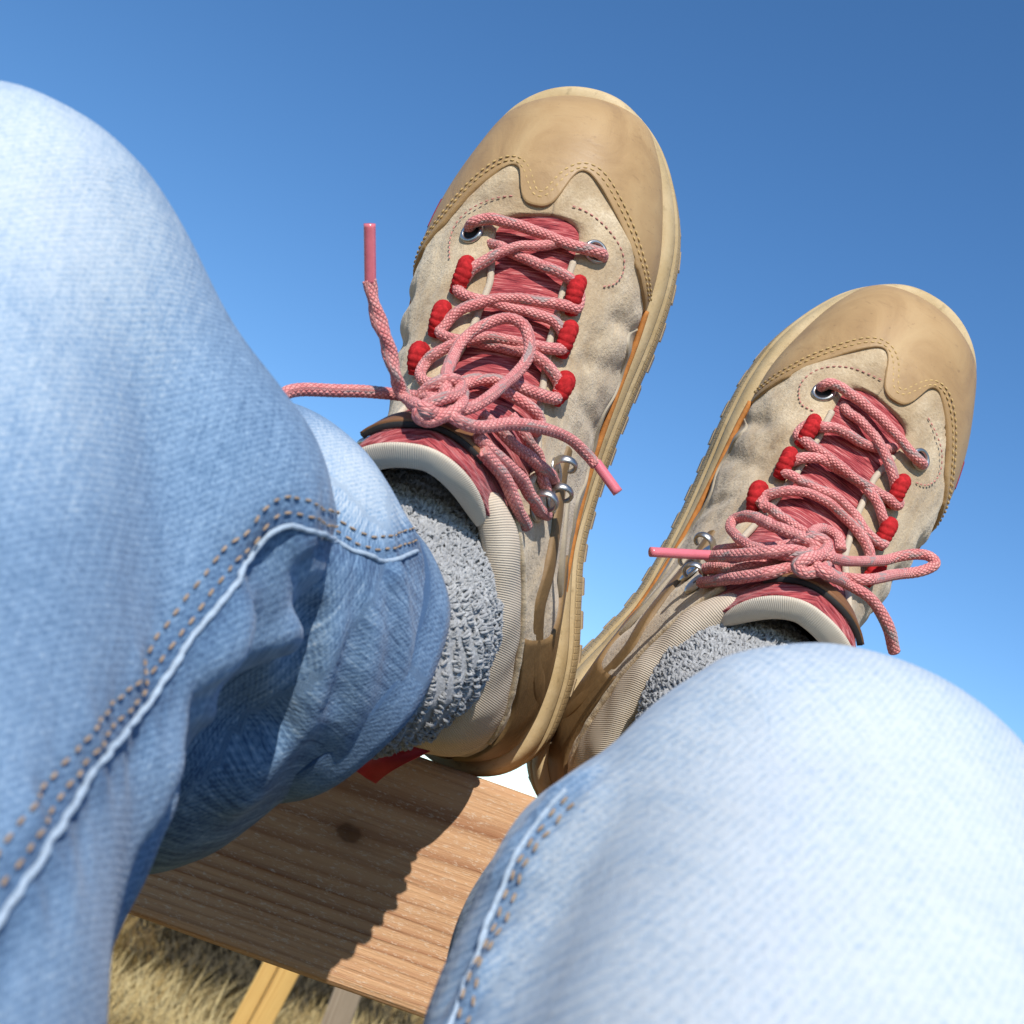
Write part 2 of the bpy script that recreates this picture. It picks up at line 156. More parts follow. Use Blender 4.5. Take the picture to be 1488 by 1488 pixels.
def grid_faces(ni, nj, flip=False, closed=False):
    i, j = np.meshgrid(np.arange(ni-1), np.arange(nj if closed else nj-1), indexing='ij')
    i = i.ravel(); j = j.ravel(); j2 = (j+1) % nj
    q = np.stack([i*nj+j, i*nj+j2, (i+1)*nj+j2, (i+1)*nj+j], 1)
    return q[:, ::-1] if flip else q

class Acc:
    def __init__(s): s.V = []; s.F = []; s.UV = []; s.n = 0
    def add(s, V, F, uv=None):
        V = np.asarray(V).reshape(-1, 3); s.V.append(V); s.F += [tuple(int(x)+s.n for x in q) for q in F]
        s.UV.append(np.zeros((len(V), 2)) if uv is None else np.asarray(uv).reshape(-1, 2)); s.n += len(V)
    def obj(s, name, mat, parent=None, smooth=True):
        return mesh_obj(name, np.concatenate(s.V), s.F, mat, parent, np.concatenate(s.UV), smooth)

def smooth_path(P, step, closed=False):
    P = np.asarray(P, float)
    if closed: Q = np.vstack([P[-1], P, P[0], P[1]])
    else: Q = np.vstack([2*P[0]-P[1], P, 2*P[-1]-P[-2]])
    out = []
    n = len(P) if closed else len(P)-1
    for i in range(n):
        p0, p1, p2, p3 = Q[i:i+4]
        m = max(2, int(np.linalg.norm(p2-p1)/step*1.2)+1)
        t = np.linspace(0, 1, m, endpoint=False)[:, None]
        out.append(.5*((2*p1)+(-p0+p2)*t+(2*p0-5*p1+4*p2-p3)*t*t+(-p0+3*p1-3*p2+p3)*t**3))
    if not closed: out.append(P[-1:])
    A = np.concatenate(out)
    if closed: A = np.vstack([A, A[:1]])
    L = np.r_[0, np.cumsum(np.linalg.norm(np.diff(A, axis=0), axis=1))]
    m = max(3, int(L[-1]/step)+1)
    q = np.linspace(0, L[-1], m)
    R = np.stack([np.interp(q, L, A[:, k]) for k in range(3)], 1) if A.shape[1] == 3 else np.stack([np.interp(q, L, A[:, k]) for k in range(A.shape[1])], 1)
    return R[:-1] if closed else R

def frames(P):
    T = np.gradient(P, axis=0); T /= np.linalg.norm(T, axis=1, keepdims=True)+1e-12
    N = np.zeros_like(P); a = np.array([0, 0, 1.]) if abs(T[0, 2]) < .9 else np.array([1., 0, 0])
    v = a-T[0]*(a@T[0]); N[0] = v/np.linalg.norm(v)
    for i in range(1, len(P)):
        v = N[i-1]-T[i]*(N[i-1]@T[i]); N[i] = v/(np.linalg.norm(v)+1e-12)
    return T, N, np.cross(T, N)

def tube(P, r, nseg=12, mod=None, cap=True):
    """swept tube: vertices, faces, uv (u round, v metres along); r scalar or array; mod(theta,v) multiplies the radius"""
    T, N, B = frames(P)
    th = np.arange(nseg)/nseg*2*np.pi
    L = np.r_[0, np.cumsum(np.linalg.norm(np.diff(P, axis=0), axis=1))]
    R = np.broadcast_to(np.asarray(r, float).reshape(-1, 1), (len(P), 1))*np.ones((1, nseg))
    if mod is not None: R = R*mod(th[None, :], L[:, None])
    V = P[:, None]+R[..., None]*(np.cos(th)[None, :, None]*N[:, None]+np.sin(th)[None, :, None]*B[:, None])
    F = grid_faces(len(P), nseg, False, True).tolist()
    uv = np.stack(np.broadcast_arrays(th[None]/(2*np.pi), L[:, None]), -1).reshape(-1, 2)
    V = V.reshape(-1, 3)
    if cap:
        n = len(V); V = np.vstack([V, P[0], P[-1]]); uv = np.vstack([uv, [0, 0], [0, L[-1]]])
        for j in range(nseg):
            F.append((n, (j+1) % nseg, j)); F.append((n+1, n-nseg+j, n-nseg+(j+1) % nseg))
    return V, F, uv

_dirs = rng.normal(size=(24, 3)); _ph = rng.uniform(0, 6.28, 24)
def lump(p, scale):
    """smooth pseudo noise, about -1..1, features of the given size"""
    p = np.asarray(p)/scale
    return sum(np.sin((p@_dirs[k])*(1+.12*k)+_ph[k]) for k in range(8))/3.2
def sst(a, b, x):
    t = np.clip((np.asarray(x, float)-a)/(b-a), 0, 1); return t*t*(3-2*t)

# ------------------------------------------------------------------ materials
def new_mat(name):
    m = bpy.data.materials.new(name); m.use_nodes = True
    nt = m.node_tree; b = nt.nodes['Principled BSDF']
    return m, nt, b
def N_(nt, t, **kw):
    n = nt.nodes.new(t)
    for k, v in kw.items():
        if k.startswith('i_'): n.inputs[k[2:].replace('_', ' ')].default_value = v
        else: setattr(n, k, v)
    return n
def mapped(nt, scale=(1, 1, 1), rot=(0, 0, 0), coord='Object'):
    tc = N_(nt, 'ShaderNodeTexCoord'); mp = N_(nt, 'ShaderNodeMapping')
    mp.inputs['Scale'].default_value = scale; mp.inputs['Rotation'].default_value = rot
    nt.links.new(tc.outputs[coord], mp.inputs[0]); return mp.outputs[0]
def noise(nt, vec, scale, detail=3, rough=.55, dist=0.):
    n = N_(nt, 'ShaderNodeTexNoise'); n.inputs['Scale'].default_value = scale; n.inputs['Detail'].default_value = detail
    n.inputs['Roughness'].default_value = rough; n.inputs['Distortion'].default_value = dist
    nt.links.new(vec, n.inputs['Vector']); return n.outputs['Fac']
def ramp(nt, fac, stops):
    r = N_(nt, 'ShaderNodeValToRGB'); e = r.color_ramp.elements
    while len(e) < len(stops): e.new(.5)
    for q, (p, c) in zip(e, stops):
        q.position = p; q.color = (*c, 1) if len(c) == 3 else c
    nt.links.new(fac, r.inputs[0]); return r.outputs[0]
def mix(nt, fac, a, b, mode='MIX'):
    m = N_(nt, 'ShaderNodeMix', data_type='RGBA', blend_type=mode)
    for s, v in ((m.inputs[0], fac), (m.inputs[6], a), (m.inputs[7], b)):
        if hasattr(v, 'is_linked'): nt.links.new(v, s)
        else: s.default_value = v if not isinstance(v, tuple) else (*v, 1)
    return m.outputs[2]
def math_(nt, op, a, b=None, c=None):
    m = N_(nt, 'ShaderNodeMath', operation=op)
    for s, v in zip(m.inputs, (a, b, c)):
        if v is None: continue
        if hasattr(v, 'is_linked'): nt.links.new(v, s)
        else: s.default_value = v
    return m.outputs[0]
def bump(nt, b, h, strength, dist, prev=None):
    n = N_(nt, 'ShaderNodeBump'); n.inputs['Strength'].default_value = strength; n.inputs['Distance'].default_value = dist
    nt.links.new(h, n.inputs['Height'])
    if prev: nt.links.new(prev, n.inputs['Normal'])
    nt.links.new(n.outputs[0], b.inputs['Normal']); return n.outputs[0]
def setc(nt, b, col): nt.links.new(col, b.inputs['Base Color'])

def m_suede():
    m, nt, b = new_mat('suede'); v = mapped(nt)
    big = noise(nt, v, 38, 5, .62, .6); fine = noise(nt, v, 900, 3, .7); mid = noise(nt, v, 170, 4, .65)
    col = ramp(nt, big, [(.28, (.22, .14, .07)), (.42, (.46, .34, .20)), (.55, (.58, .45, .285)), (.72, (.70, .57, .40))])
    col = mix(nt, ramp(nt, mid, [(.35, (0, 0, 0)), (.75, (.3, .3, .3))]), col, (.64, .55, .41))
    dirt = noise(nt, v, 17, 7, .72, .5); col = mix(nt, ramp(nt, dirt, [(.47, (0, 0, 0)), (.66, (.62, .62, .62))]), col, (.29, .19, .10))
    col = mix(nt, ramp(nt, fine, [(.3, (.45, .45, .45)), (.6, (0, 0, 0))]), col, (.30, .205, .115))
    setc(nt, b, col); b.inputs['Roughness'].default_value = .95; b.inputs['Specular IOR Level'].default_value = .15
    b.inputs['Sheen Weight'].default_value = .25; b.inputs['Sheen Roughness'].default_value = .6
    p = bump(nt, b, fine, .55, .0007); p = bump(nt, b, mid, .6, .0016, p)
    return m
def m_toe():
    m, nt, b = new_mat('tan_leather'); v = mapped(nt)
    big = noise(nt, v, 30, 5, .6, .8); sc = noise(nt, mapped(nt, (60, 260, 120), (0, 0, .5)), 1, 6, .7, 1.5); fine = noise(nt, v, 1400, 2)
    col = ramp(nt, big, [(.25, (.30, .18, .08)), (.5, (.395, .25, .115)), (.78, (.47, .32, .16))])
    col = mix(nt, ramp(nt, sc, [(.57, (0, 0, 0)), (.72, (.55, .55, .55))]), col, (.24, .145, .07))
    spot = noise(nt, v, 320, 2); col = mix(nt, ramp(nt, spot, [(.69, (0, 0, 0)), (.75, (.5, .5, .5))]), col, (.2, .12, .06))
    setc(nt, b, col); b.inputs['Roughness'].default_value = .5; b.inputs['Specular IOR Level'].default_value = .35
    nt.links.new(ramp(nt, big, [(.3, (.42,)*3), (.7, (.62,)*3)]), b.inputs['Roughness'])
    p = bump(nt, b, fine, .12, .0004); bump(nt, b, big, .5, .0015, p)
    return m
def m_rubber(name, c1, c2, tex=False):
    m, nt, b = new_mat(name); v = mapped(nt)
    n = noise(nt, v, 45, 5, .65); col = ramp(nt, n, [(.3, c1), (.65, c2)])
    d = noise(nt, v, 260, 4, .7); col = mix(nt, ramp(nt, d, [(.56, (0, 0, 0)), (.74, (.5, .5, .5))]), col, tuple(x*.45 for x in c1))
    setc(nt, b, col); b.inputs['Roughness'].default_value = .6; b.inputs['Specular IOR Level'].default_value = .3
    p = bump(nt, b, d, .3, .0006)
    if tex:
        uv = mapped(nt, (1, 1, 1), coord='UV'); br = N_(nt, 'ShaderNodeTexBrick'); br.offset = 0
        br.inputs['Scale'].default_value = 1; br.inputs['Mortar Size'].default_value = .0005; br.inputs['Brick Width'].default_value = .0028; br.inputs['Row Height'].default_value = .0022
        br.inputs['Mortar Smooth'].default_value = .5
        nt.links.new(uv, br.inputs['Vector']); bump(nt, b, math_(nt, 'SUBTRACT', 1., br.outputs['Fac']), 1., .0022, p)
    return m
def m_rib(name, c1, c2, per=.0016):
    m, nt, b = new_mat(name); uv = mapped(nt, coord='UV')
    w = N_(nt, 'ShaderNodeTexWave', wave_type='BANDS', bands_direction='X'); w.inputs['Scale'].default_value = 1/per/6.28*2*math.pi/ (2*math.pi)*6.28/2; w.inputs['Distortion'].default_value = .35
    nt.links.new(uv, w.inputs['Vector'])
    n = noise(nt, mapped(nt), 60, 4); col = ramp(nt, n, [(.3, c1), (.7, c2)])
    col = mix(nt, math_(nt, 'MULTIPLY', w.outputs['Fac'], .28), col, tuple(x*.55 for x in c1))
    setc(nt, b, col); b.inputs['Roughness'].default_value = .9; b.inputs['Specular IOR Level'].default_value = .15
    bump(nt, b, math_(nt, 'SUBTRACT', 1., w.outputs['Fac']), .35, .0009)
    return m
def m_knit():
    m, nt, b = new_mat('red_knit'); v = mapped(nt, (70, 900, 1), coord='UV')
    n = noise(nt, v, 1, 4, .7, .6); v2 = mapped(nt, (160, 2200, 1), coord='UV'); n2 = noise(nt, v2, 1, 2)
    col = ramp(nt, n, [(.38, (.10, .012, .018)), (.46, (.30, .04, .046)), (.54, (.46, .095, .095)), (.64, (.64, .27, .25))])
    col = mix(nt, ramp(nt, n2, [(.35, (.5,)*3), (.6, (0,)*3)]), col, (.26, .04, .045))
    setc(nt, b, col); b.inputs['Roughness'].default_value = .95; b.inputs['Specular IOR Level'].default_value = .1
    b.inputs['Sheen Weight'].default_value = .2
    p = bump(nt, b, n, .5, .0010); bump(nt, b, n2, .5, .0006, p); return m
def m_lace():
    m, nt, b = new_mat('pink_cord')
    tc = N_(nt, 'ShaderNodeTexCoord'); sp = N_(nt, 'ShaderNodeSeparateXYZ'); nt.links.new(tc.outputs['UV'], sp.inputs[0])
    # two opposed helices of strands
    u8 = math_(nt, 'MULTIPLY', sp.outputs[0], 4*6.28318); vv = math_(nt, 'MULTIPLY', sp.outputs[1], 1500)
    a = math_(nt, 'SINE', math_(nt, 'ADD', u8, vv)); c = math_(nt, 'SINE', math_(nt, 'SUBTRACT', u8, vv))
    br = math_(nt, 'MINIMUM', math_(nt, 'ABSOLUTE', a), math_(nt, 'ABSOLUTE', c))
    f = noise(nt, mapped(nt, (5, 75, 1), coord='UV'), 1, 3, .6, .3)
    st = math_(nt, 'SINE', math_(nt, 'ADD', math_(nt, 'MULTIPLY', sp.outputs[0], 6.283), math_(nt, 'MULTIPLY', sp.outputs[1], 190)))
    n = noise(nt, mapped(nt), 420, 3)
    col = ramp(nt, n, [(.3, (.62, .19, .18)), (.7, (.82, .38, .34))])
    col = mix(nt, ramp(nt, br, [(.0, (.85,)*3), (.55, (0,)*3)]), col, (.36, .065, .07))
    fl = math_(nt, 'MULTIPLY', ramp(nt, f, [(.50, (0, 0, 0)), (.57, (1, 1, 1))]), ramp(nt, st, [(.35, (0, 0, 0)), (.6, (1, 1, 1))]))
    fl = math_(nt, 'MULTIPLY', fl, .85)
    col = mix(nt, fl, col, (.33, .27, .25))
    setc(nt, b, col); b.inputs['Roughness'].default_value = .85; b.inputs['Specular IOR Level'].default_value = .2
    b.inputs['Sheen Weight'].default_value = .15
    bump(nt, b, br, .6, .0007); return m
def m_plain(name, c, rough=.6, metal=0., var=.25, scale=80, bumpd=.0004, spec=.4):
    m, nt, b = new_mat(name); v = mapped(nt); n = noise(nt, v, scale, 5, .65)
    setc(nt, b, ramp(nt, n, [(.25, tuple(x*(1-var) for x in c)), (.75, tuple(min(1, x*(1+var)) for x in c))]))
    b.inputs['Roughness'].default_value = rough; b.inputs['Metallic'].default_value = metal; b.inputs['Specular IOR Level'].default_value = spec
    bump(nt, b, noise(nt, v, scale*8, 3), .3, bumpd); return m
def m_denim():
    m, nt, b = new_mat('denim')
    fa = N_(nt, 'ShaderNodeAttribute', attribute_name='fade').outputs['Fac']
    ind = N_(nt, 'ShaderNodeAttribute', attribute_name='seam').outputs['Fac']
    uvn = N_(nt, 'ShaderNodeTexCoord').outputs['UV']
    def uvm(sx, sy, rz=0.):
        mp = N_(nt, 'ShaderNodeMapping'); mp.inputs['Scale'].default_value = (sx, sy, 1); mp.inputs['Rotation'].default_value = (0, 0, rz); nt.links.new(uvn, mp.inputs[0]); return mp.outputs[0]
    big = noise(nt, mapped(nt), 22, 5, .6, .5)
    slub = noise(nt, uvm(240, 700), 1, 4, .7, .5)      # cross yarns
    warp = noise(nt, uvm(900, 60), 1, 4, .7, .4)     # warp streaks along the leg
    mott = noise(nt, mapped(nt), 260, 4, .7)
    f = math_(nt, 'ADD', fa, math_(nt, 'MULTIPLY', math_(nt, 'SUBTRACT', big, .5), .22))
    f = math_(nt, 'ADD', f, math_(nt, 'MULTIPLY', math_(nt, 'SUBTRACT', mott, .5), .22))
    f = math_(nt, 'ADD', f, math_(nt, 'MULTIPLY', math_(nt, 'SUBTRACT', warp, .5), math_(nt, 'ADD', .5, math_(nt, 'MULTIPLY', N_(nt, 'ShaderNodeAttribute', attribute_name='whisk').outputs['Fac'], 1.1))))
    f = math_(nt, 'ADD', f, math_(nt, 'MULTIPLY', math_(nt, 'SUBTRACT', slub, .5), .48))
    spk = noise(nt, uvm(1700, 1000, .6), 1, 2, .6)
    f = math_(nt, 'ADD', f, math_(nt, 'MULTIPLY', math_(nt, 'SUBTRACT', spk, .5), .65))
    tw = N_(nt, 'ShaderNodeTexWave', wave_type='BANDS', bands_direction='DIAGONAL'); tw.inputs['Scale'].default_value = 340; tw.inputs['Distortion'].default_value = 1.2; tw.inputs['Detail'].default_value = 2
    nt.links.new(uvn, tw.inputs['Vector'])
    f = math_(nt, 'ADD', f, math_(nt, 'MULTIPLY', math_(nt, 'SUBTRACT', tw.outputs['Fac'], .5), .12))
    f = math_(nt, 'SUBTRACT', f, math_(nt, 'MULTIPLY', ind, .5))
    col = ramp(nt, f, [(.0, (.05, .095, .18)), (.25, (.11, .19, .305)), (.5, (.207, .312, .45)), (.75, (.385, .465, .545)), (1., (.53, .567, .595))])
    setc(nt, b, col); b.inputs['Roughness'].default_value = .92; b.inputs['Specular IOR Level'].default_value = .12
    b.inputs['Sheen Weight'].default_value = .12; b.inputs['Sheen Roughness'].default_value = .5
    p = bump(nt, b, tw.outputs['Fac'], .10, .0004); p = bump(nt, b, slub, .25, .0006, p); p = bump(nt, b, mott, .35, .0010, p)
    bump(nt, b, spk, .35, .0006, p)
    return m
def m_wood(name, dark, lite, weather=.35, sx=1., ringc=(0, .06, .10), k=1., knot=None):
    """board sawn along object X: growth rings round an axis above the board, drawn out along the grain"""
    m, nt, b = new_mat(name)
    v = mapped(nt, (.9*sx, 1, 1)); warp = noise(nt, mapped(nt, (2.2, 14, 14)), 1, 3, .5)
    sp = N_(nt, 'ShaderNodeSeparateXYZ'); nt.links.new(v, sp.inputs[0])
    y = math_(nt, 'ADD', sp.outputs[1], ringc[1]); z = math_(nt, 'SUBTRACT', sp.outputs[2], ringc[2])
    rr = math_(nt, 'SQRT', math_(nt, 'ADD', math_(nt, 'MULTIPLY', y, y), math_(nt, 'MULTIPLY', z, z)))
    rr = math_(nt, 'ADD', rr, math_(nt, 'MULTIPLY', math_(nt, 'SUBTRACT', warp, .5), .030))
    # ring width shrinks outwards
    ph = math_(nt, 'MULTIPLY', math_(nt, 'POWER', math_(nt, 'MULTIPLY', rr, 6.5*k), 4.2), 100.)
    saw = math_(nt, 'FRACT', math_(nt, 'DIVIDE', ph, 6.283))
    late = ramp(nt, saw, [(.0, (.35,)*3), (.16, (.0,)*3), (.55, (.10,)*3), (.92, (1,)*3), (1., (.35,)*3)])
    late = math_(nt, 'MULTIPLY', late, ramp(nt, noise(nt, mapped(nt, (2.5, 60, 60)), 1, 3), [(.35, (.15,)*3), (.62, (1,)*3)]))
    fib = noise(nt, mapped(nt, (18, 900, 900)), 1, 4, .65); big = noise(nt, mapped(nt, (3, 25, 25)), 1, 4); fine = noise(nt, mapped(nt, (420, 1300, 1300)), 1, 2, .7)
    col = mix(nt, ramp(nt, big, [(.3, (0,)*3), (.7, (1,)*3)]), tuple(x*.82 for x in lite), lite)
    col = mix(nt, math_(nt, 'MULTIPLY', late, .80), col, dark)
    col = mix(nt, ramp(nt, fib, [(.32, (.32,)*3), (.55, (0,)*3)]), col, dark)
    col = mix(nt, ramp(nt, fine, [(.56, (0,)*3), (.72, (weather,)*3)]), col, (.62, .50, .38))
    # knots
    vo = N_(nt, 'ShaderNodeTexVoronoi', feature='F1'); vo.inputs['Scale'].default_value = 1; vo.inputs['Randomness'].default_value = 1
    nt.links.new(mapped(nt, (4.3, 7, 9)), vo.inputs['Vector'])
    if knot:
        so_ = N_(nt, 'ShaderNodeSeparateXYZ'); nt.links.new(N_(nt, 'ShaderNodeTexCoord').outputs['Object'], so_.inputs[0])
        kx = math_(nt, 'MULTIPLY', math_(nt, 'SUBTRACT', so_.outputs[0], knot[0]), .6); kz = math_(nt, 'SUBTRACT', so_.outputs[2], knot[1])
        kd = math_(nt, 'ADD', math_(nt, 'SQRT', math_(nt, 'ADD', math_(nt, 'MULTIPLY', kx, kx), math_(nt, 'MULTIPLY', kz, kz))), math_(nt, 'MULTIPLY', math_(nt, 'SUBTRACT', noise(nt, mapped(nt), 90, 3), .5), .006))
        vo2 = ramp(nt, math_(nt, 'MULTIPLY', kd, 100.), [(.0, (1,)*3), (.25, (.9,)*3), (.36, (.35,)*3), (.60, (.12,)*3), (1., (0,)*3)])
        col = mix(nt, math_(nt, 'MULTIPLY', vo2, .8), col, (.085, .035, .015))
    kn = ramp(nt, vo.outputs['Distance'], [(.0, (1,)*3), (.06, (.9,)*3), (.11, (0,)*3)])
    col = mix(nt, math_(nt, 'MULTIPLY', kn, .7), col, (.07, .03, .013))
    setc(nt, b, col); b.inputs['Roughness'].default_value = .8; b.inputs['Specular IOR Level'].default_value = .2
    p = bump(nt, b, fib, .5, .0010); p = bump(nt, b, late, .3, .0010, p); bump(nt, b, fine, .3, .0006, p)
    return m
def m_sock():
    m, nt, b = new_mat('grey_terry'); n = noise(nt, mapped(nt), 700, 3, .7); big = noise(nt, mapped(nt), 60, 4)
    col = ramp(nt, n, [(.3, (.21, .21, .215)), (.5, (.35, .35, .35)), (.72, (.52, .52, .52))])
    col = mix(nt, ramp(nt, big, [(.35, (.3,)*3), (.6, (0,)*3)]), col, (.24, .24, .25))
    setc(nt, b, col); b.inputs['Roughness'].default_value = 1; b.inputs['Specular IOR Level'].default_value = .05; b.inputs['Sheen Weight'].default_value = .3
    bump(nt, b, n, .6, .0008); return m

M = dict(suede=m_suede(), toe=m_toe(), mid=m_rubber('midsole_rubber', (.44, .315, .155), (.56, .43, .25)), sole=m_rubber('outsole_rubber', (.42, .29, .14), (.54, .40, .21), True),
         lug=m_rubber('lug_rubber', (.33, .24, .14), (.46, .35, .22)), cream=m_rib('cream_fabric', (.60, .49, .37), (.70, .59, .46)), lining=m_rib('cream_lining', (.60, .51, .40), (.68, .59, .47), .0013),
         knit=m_knit(), lace=m_lace(), loop=m_plain('red_cord', (.40, .020, .022), .95, 0, .5, 500, .0010, .1), metal=m_plain('steel', (.48, .46, .43), .36, 1., .12, 200, .0001),
         dark=m_plain('black_lining', (.012, .012, .014), .9), label=m_plain('brown_label', (.19, .085, .035), .6), black=m_plain('black_trim', (.02, .02, .02), .7),
         brown=m_plain('olive_strap', (.20, .12, .05), .6, 0, .35, 60, .0006), edge=m_plain('raw_leather_edge', (.42, .16, .035), .8, 0, .35, 220), grey=m_plain('taupe_synthetic', (.38, .32, .235), .6, 0, .15, 60, .0003),
         thread=m_plain('tan_thread', (.50, .34, .14), .8), pink=m_plain('pink_thread', (.50, .22, .18), .9), web=m_rib('cream_webbing', (.52, .43, .32), (.62, .53, .41), .001), aglet=m_plain('pink_film', (.66, .16, .19), .18, 0, .1, 300, .0001, .6),
         tab=m_plain('red_tab', (.38, .012, .02), .5, 0, .25, 200), sock=m_sock(), denim=m_denim(), othread=m_plain('ochre_thread', (.34, .235, .15), .9, 0, .35, 500), seam=m_plain('pale_denim_edge', (.36, .44, .53), .95, 0, .25, 500, .001, .1), purple=m_plain('faded_thread', (.20, .17, .20), .9))

# ================================================================== ground, grass
def ground():
    n = 60; a = np.linspace(-1, 1, n); g = np.sign(a)*np.abs(a)**3*1500
    X, Y = np.meshgrid(g, g, indexing='ij')
    Z = .05*np.sin(X*.35)*np.sin(Y*.27)*np.exp(-(X**2+Y**2)/4000)-.03
    m, nt, b = new_mat('dry_grass_ground'); v = mapped(nt)
    n1 = noise(nt, v, .9, 6, .65); n2 = noise(nt, v, 14, 4, .7); n3 = noise(nt, v, 90, 3, .7)
    col = ramp(nt, n1, [(.3, (.14, .105, .035)), (.5, (.27, .205, .075)), (.7, (.36, .29, .125))])
    col = mix(nt, ramp(nt, n2, [(.4, (.6,)*3), (.6, (0,)*3)]), col, (.10, .075, .03)); col = mix(nt, ramp(nt, n3, [(.5, (0,)*3), (.7, (.5,)*3)]), col, (.45, .37, .18))
    setc(nt, b, col); b.inputs['Roughness'].default_value = 1; b.inputs['Specular IOR Level'].default_value = .1
    bump(nt, b, n2, 1., .08)
    o = mesh_obj('ground', np.stack([X, Y, Z], -1).reshape(-1, 3), grid_faces(n, n, True), m)
    tag(o, kind='structure'); o['label'] = 'straw coloured dry meadow stretching away below the rail'
def grass():
    NB = 170000
    y = 4.2+(rng.random(NB)**1.25)*13; x = (rng.random(NB)*2-1)*(.9+.45*y)-.1
    cl = lump(np.stack([x, y, 0*x], 1), .55)+.6*lump(np.stack([x, y, 0*x+3], 1), .2)
    keep = rng.random(NB) < np.clip(.62+.5*cl, .12, 1); x = x[keep]; y = y[keep]; cl = cl[keep]; nb = len(x)
    hgt = rng.uniform(.08, .26, nb)*(1+.3*cl); az = rng.uniform(0, 6.28, nb)*.35+lump(np.stack([x, y, 0*x+9], 1), .8)*2.2+.4
    lean = rng.uniform(.35, 1.25, nb); wd = rng.uniform(.0020, .0045, nb)
    d = np.stack([np.cos(az), np.sin(az), 0*az], 1); side = np.stack([-np.sin(az), np.cos(az), 0*az], 1)
    base = np.stack([x, y, np.full(nb, -.03)], 1)
    V = np.zeros((nb, 5, 3)); 
    for k, (t, w) in enumerate(((0, 1), (.5, .8), (1, 0))):
        c = base+d*(hgt*np.sin(lean*t)*t)[:, None]+np.array([0, 0, 1])*(hgt*t*np.cos(lean*t*.8))[:, None]
        if k < 2: V[:, 2*k] = c-side*(wd*w)[:, None]; V[:, 2*k+1] = c+side*(wd*w)[:, None]
        else: V[:, 4] = c
    off = np.arange(nb)[:, None]*5
    F = np.concatenate([off+np.array([0, 1, 3, 2]), ], 1).tolist()+np.concatenate([off+np.array([2, 3, 4])], 1).tolist()
    tone = np.clip(.5+.28*lump(np.stack([x, y, 0*x+5], 1), .9)+rng.normal(0, .2, nb), 0, 1)
    m, nt, b = new_mat('dry_grass'); a = N_(nt, 'ShaderNodeAttribute', attribute_name='tone').outputs['Fac']
    setc(nt, b, ramp(nt, a, [(.0, (.10, .06, .02)), (.3, (.24, .155, .052)), (.6, (.40, .29, .115)), (1., (.55, .44, .22))])); b.inputs['Roughness'].default_value = .7; b.inputs['Specular IOR Level'].default_value = .2
    o = mesh_obj('dry_grass', V.reshape(-1, 3), F, m, smooth=False, attrs={'tone': np.repeat(tone, 5)})
    tag(o, 'long straw coloured dry grass in the meadow below the rail', 'grass', kind='stuff')
    # low dark brown clumps that stand in for a shadow lying on the grass
    nb = 9000; cen = np.array([(-.55, 7.6), (-.2, 8.4), (.05, 8.0), (.35, 9.6), (-.8, 8.6)])
    ci = rng.integers(0, len(cen), nb); p = cen[ci]+rng.normal(0, 1, (nb, 2))*[.22, .16]
    az = rng.uniform(0, 6.28, nb); L = rng.uniform(.04, .12, nb); zz = rng.uniform(0, .16, nb)
    c = np.stack([p[:, 0], p[:, 1], zz], 1); d = np.stack([np.cos(az), np.sin(az), rng.uniform(.2, 1.4, nb)], 1); s = np.stack([-np.sin(az), np.cos(az), 0*az], 1)
    V = np.stack([c-s*.008, c+s*.008, c+d*L[:, None]], 1); F = (np.arange(nb)[:, None]*3+np.array([0, 1, 2])).tolist()
    o = mesh_obj('shadow_clumps', V.reshape(-1, 3), F, m_plain('shadow_brown', (.055, .042, .02), .9, 0, .5, 6), smooth=False)
    tag(o, 'low dark brown clumps in place of a shadow on the dry grass below the rail', 'shadow_clumps', kind='stuff')
ground(); grass()

# ================================================================== wooden rail and posts
def beam(name, dims, mat, parent=None, bev=.003, nx=2):
    """bevelled timber, object X along its length, centred"""
    lx, ly, lz = [q/2 for q in dims]
    prof = []
    for (sy, sz) in ((1, 1), (-1, 1), (-1, -1), (1, -1)):
        for k in range(4):
            a = math.atan2(sz, sy)-math.pi/4+k/3*math.pi/2
            prof.append((sy*(ly-bev)+bev*math.cos(a), sz*(lz-bev)+bev*math.sin(a)))
    prof = np.array(prof); xs = np.linspace(-lx, lx, nx)
    P = np.zeros((nx, len(prof), 3)); P[..., 0] = xs[:, None]; P[..., 1] = prof[:, 0]; P[..., 2] = prof[:, 1]
    wob = .0006*np.sin(xs*9+1)+.0004*np.sin(xs*23); P[..., 2] += wob[:, None]*(nx > 2)
    V = P.reshape(-1, 3); npf = len(prof)
    F = grid_faces(nx, npf, False, True).tolist()+[tuple(range(npf))[::-1], tuple((nx-1)*npf+k for k in range(npf))]
    return mesh_obj(name, V, F, mat, parent, smooth=False)
rail_root = empty('wooden_railing', Matrix.Translation((0, .575, 0)))
tag(rail_root, 'weathered square pine rail with open grain under the boot heels', 'railing')
KNOT_X, KNOT_Z = -.017, .0097
wood = m_wood('weathered_pine', (.21, .07, .03), (.60, .355, .195), .7, knot=(KNOT_X, KNOT_Z))
o = beam('rail', (2.3, .09, .0925), wood, rail_root, .004, 60); o.location = (0, 0, 1.3200-.04625)
pw = m_wood('post_pine', (.26, .12, .05), (.45, .28, .14))
for sx in (-1, 1):
    q = beam('post', (1.26, .085, .085), pw, rail_root); q.rotation_euler = (0, math.pi/2, 0); q.location = (sx*.98, .002, .5975)
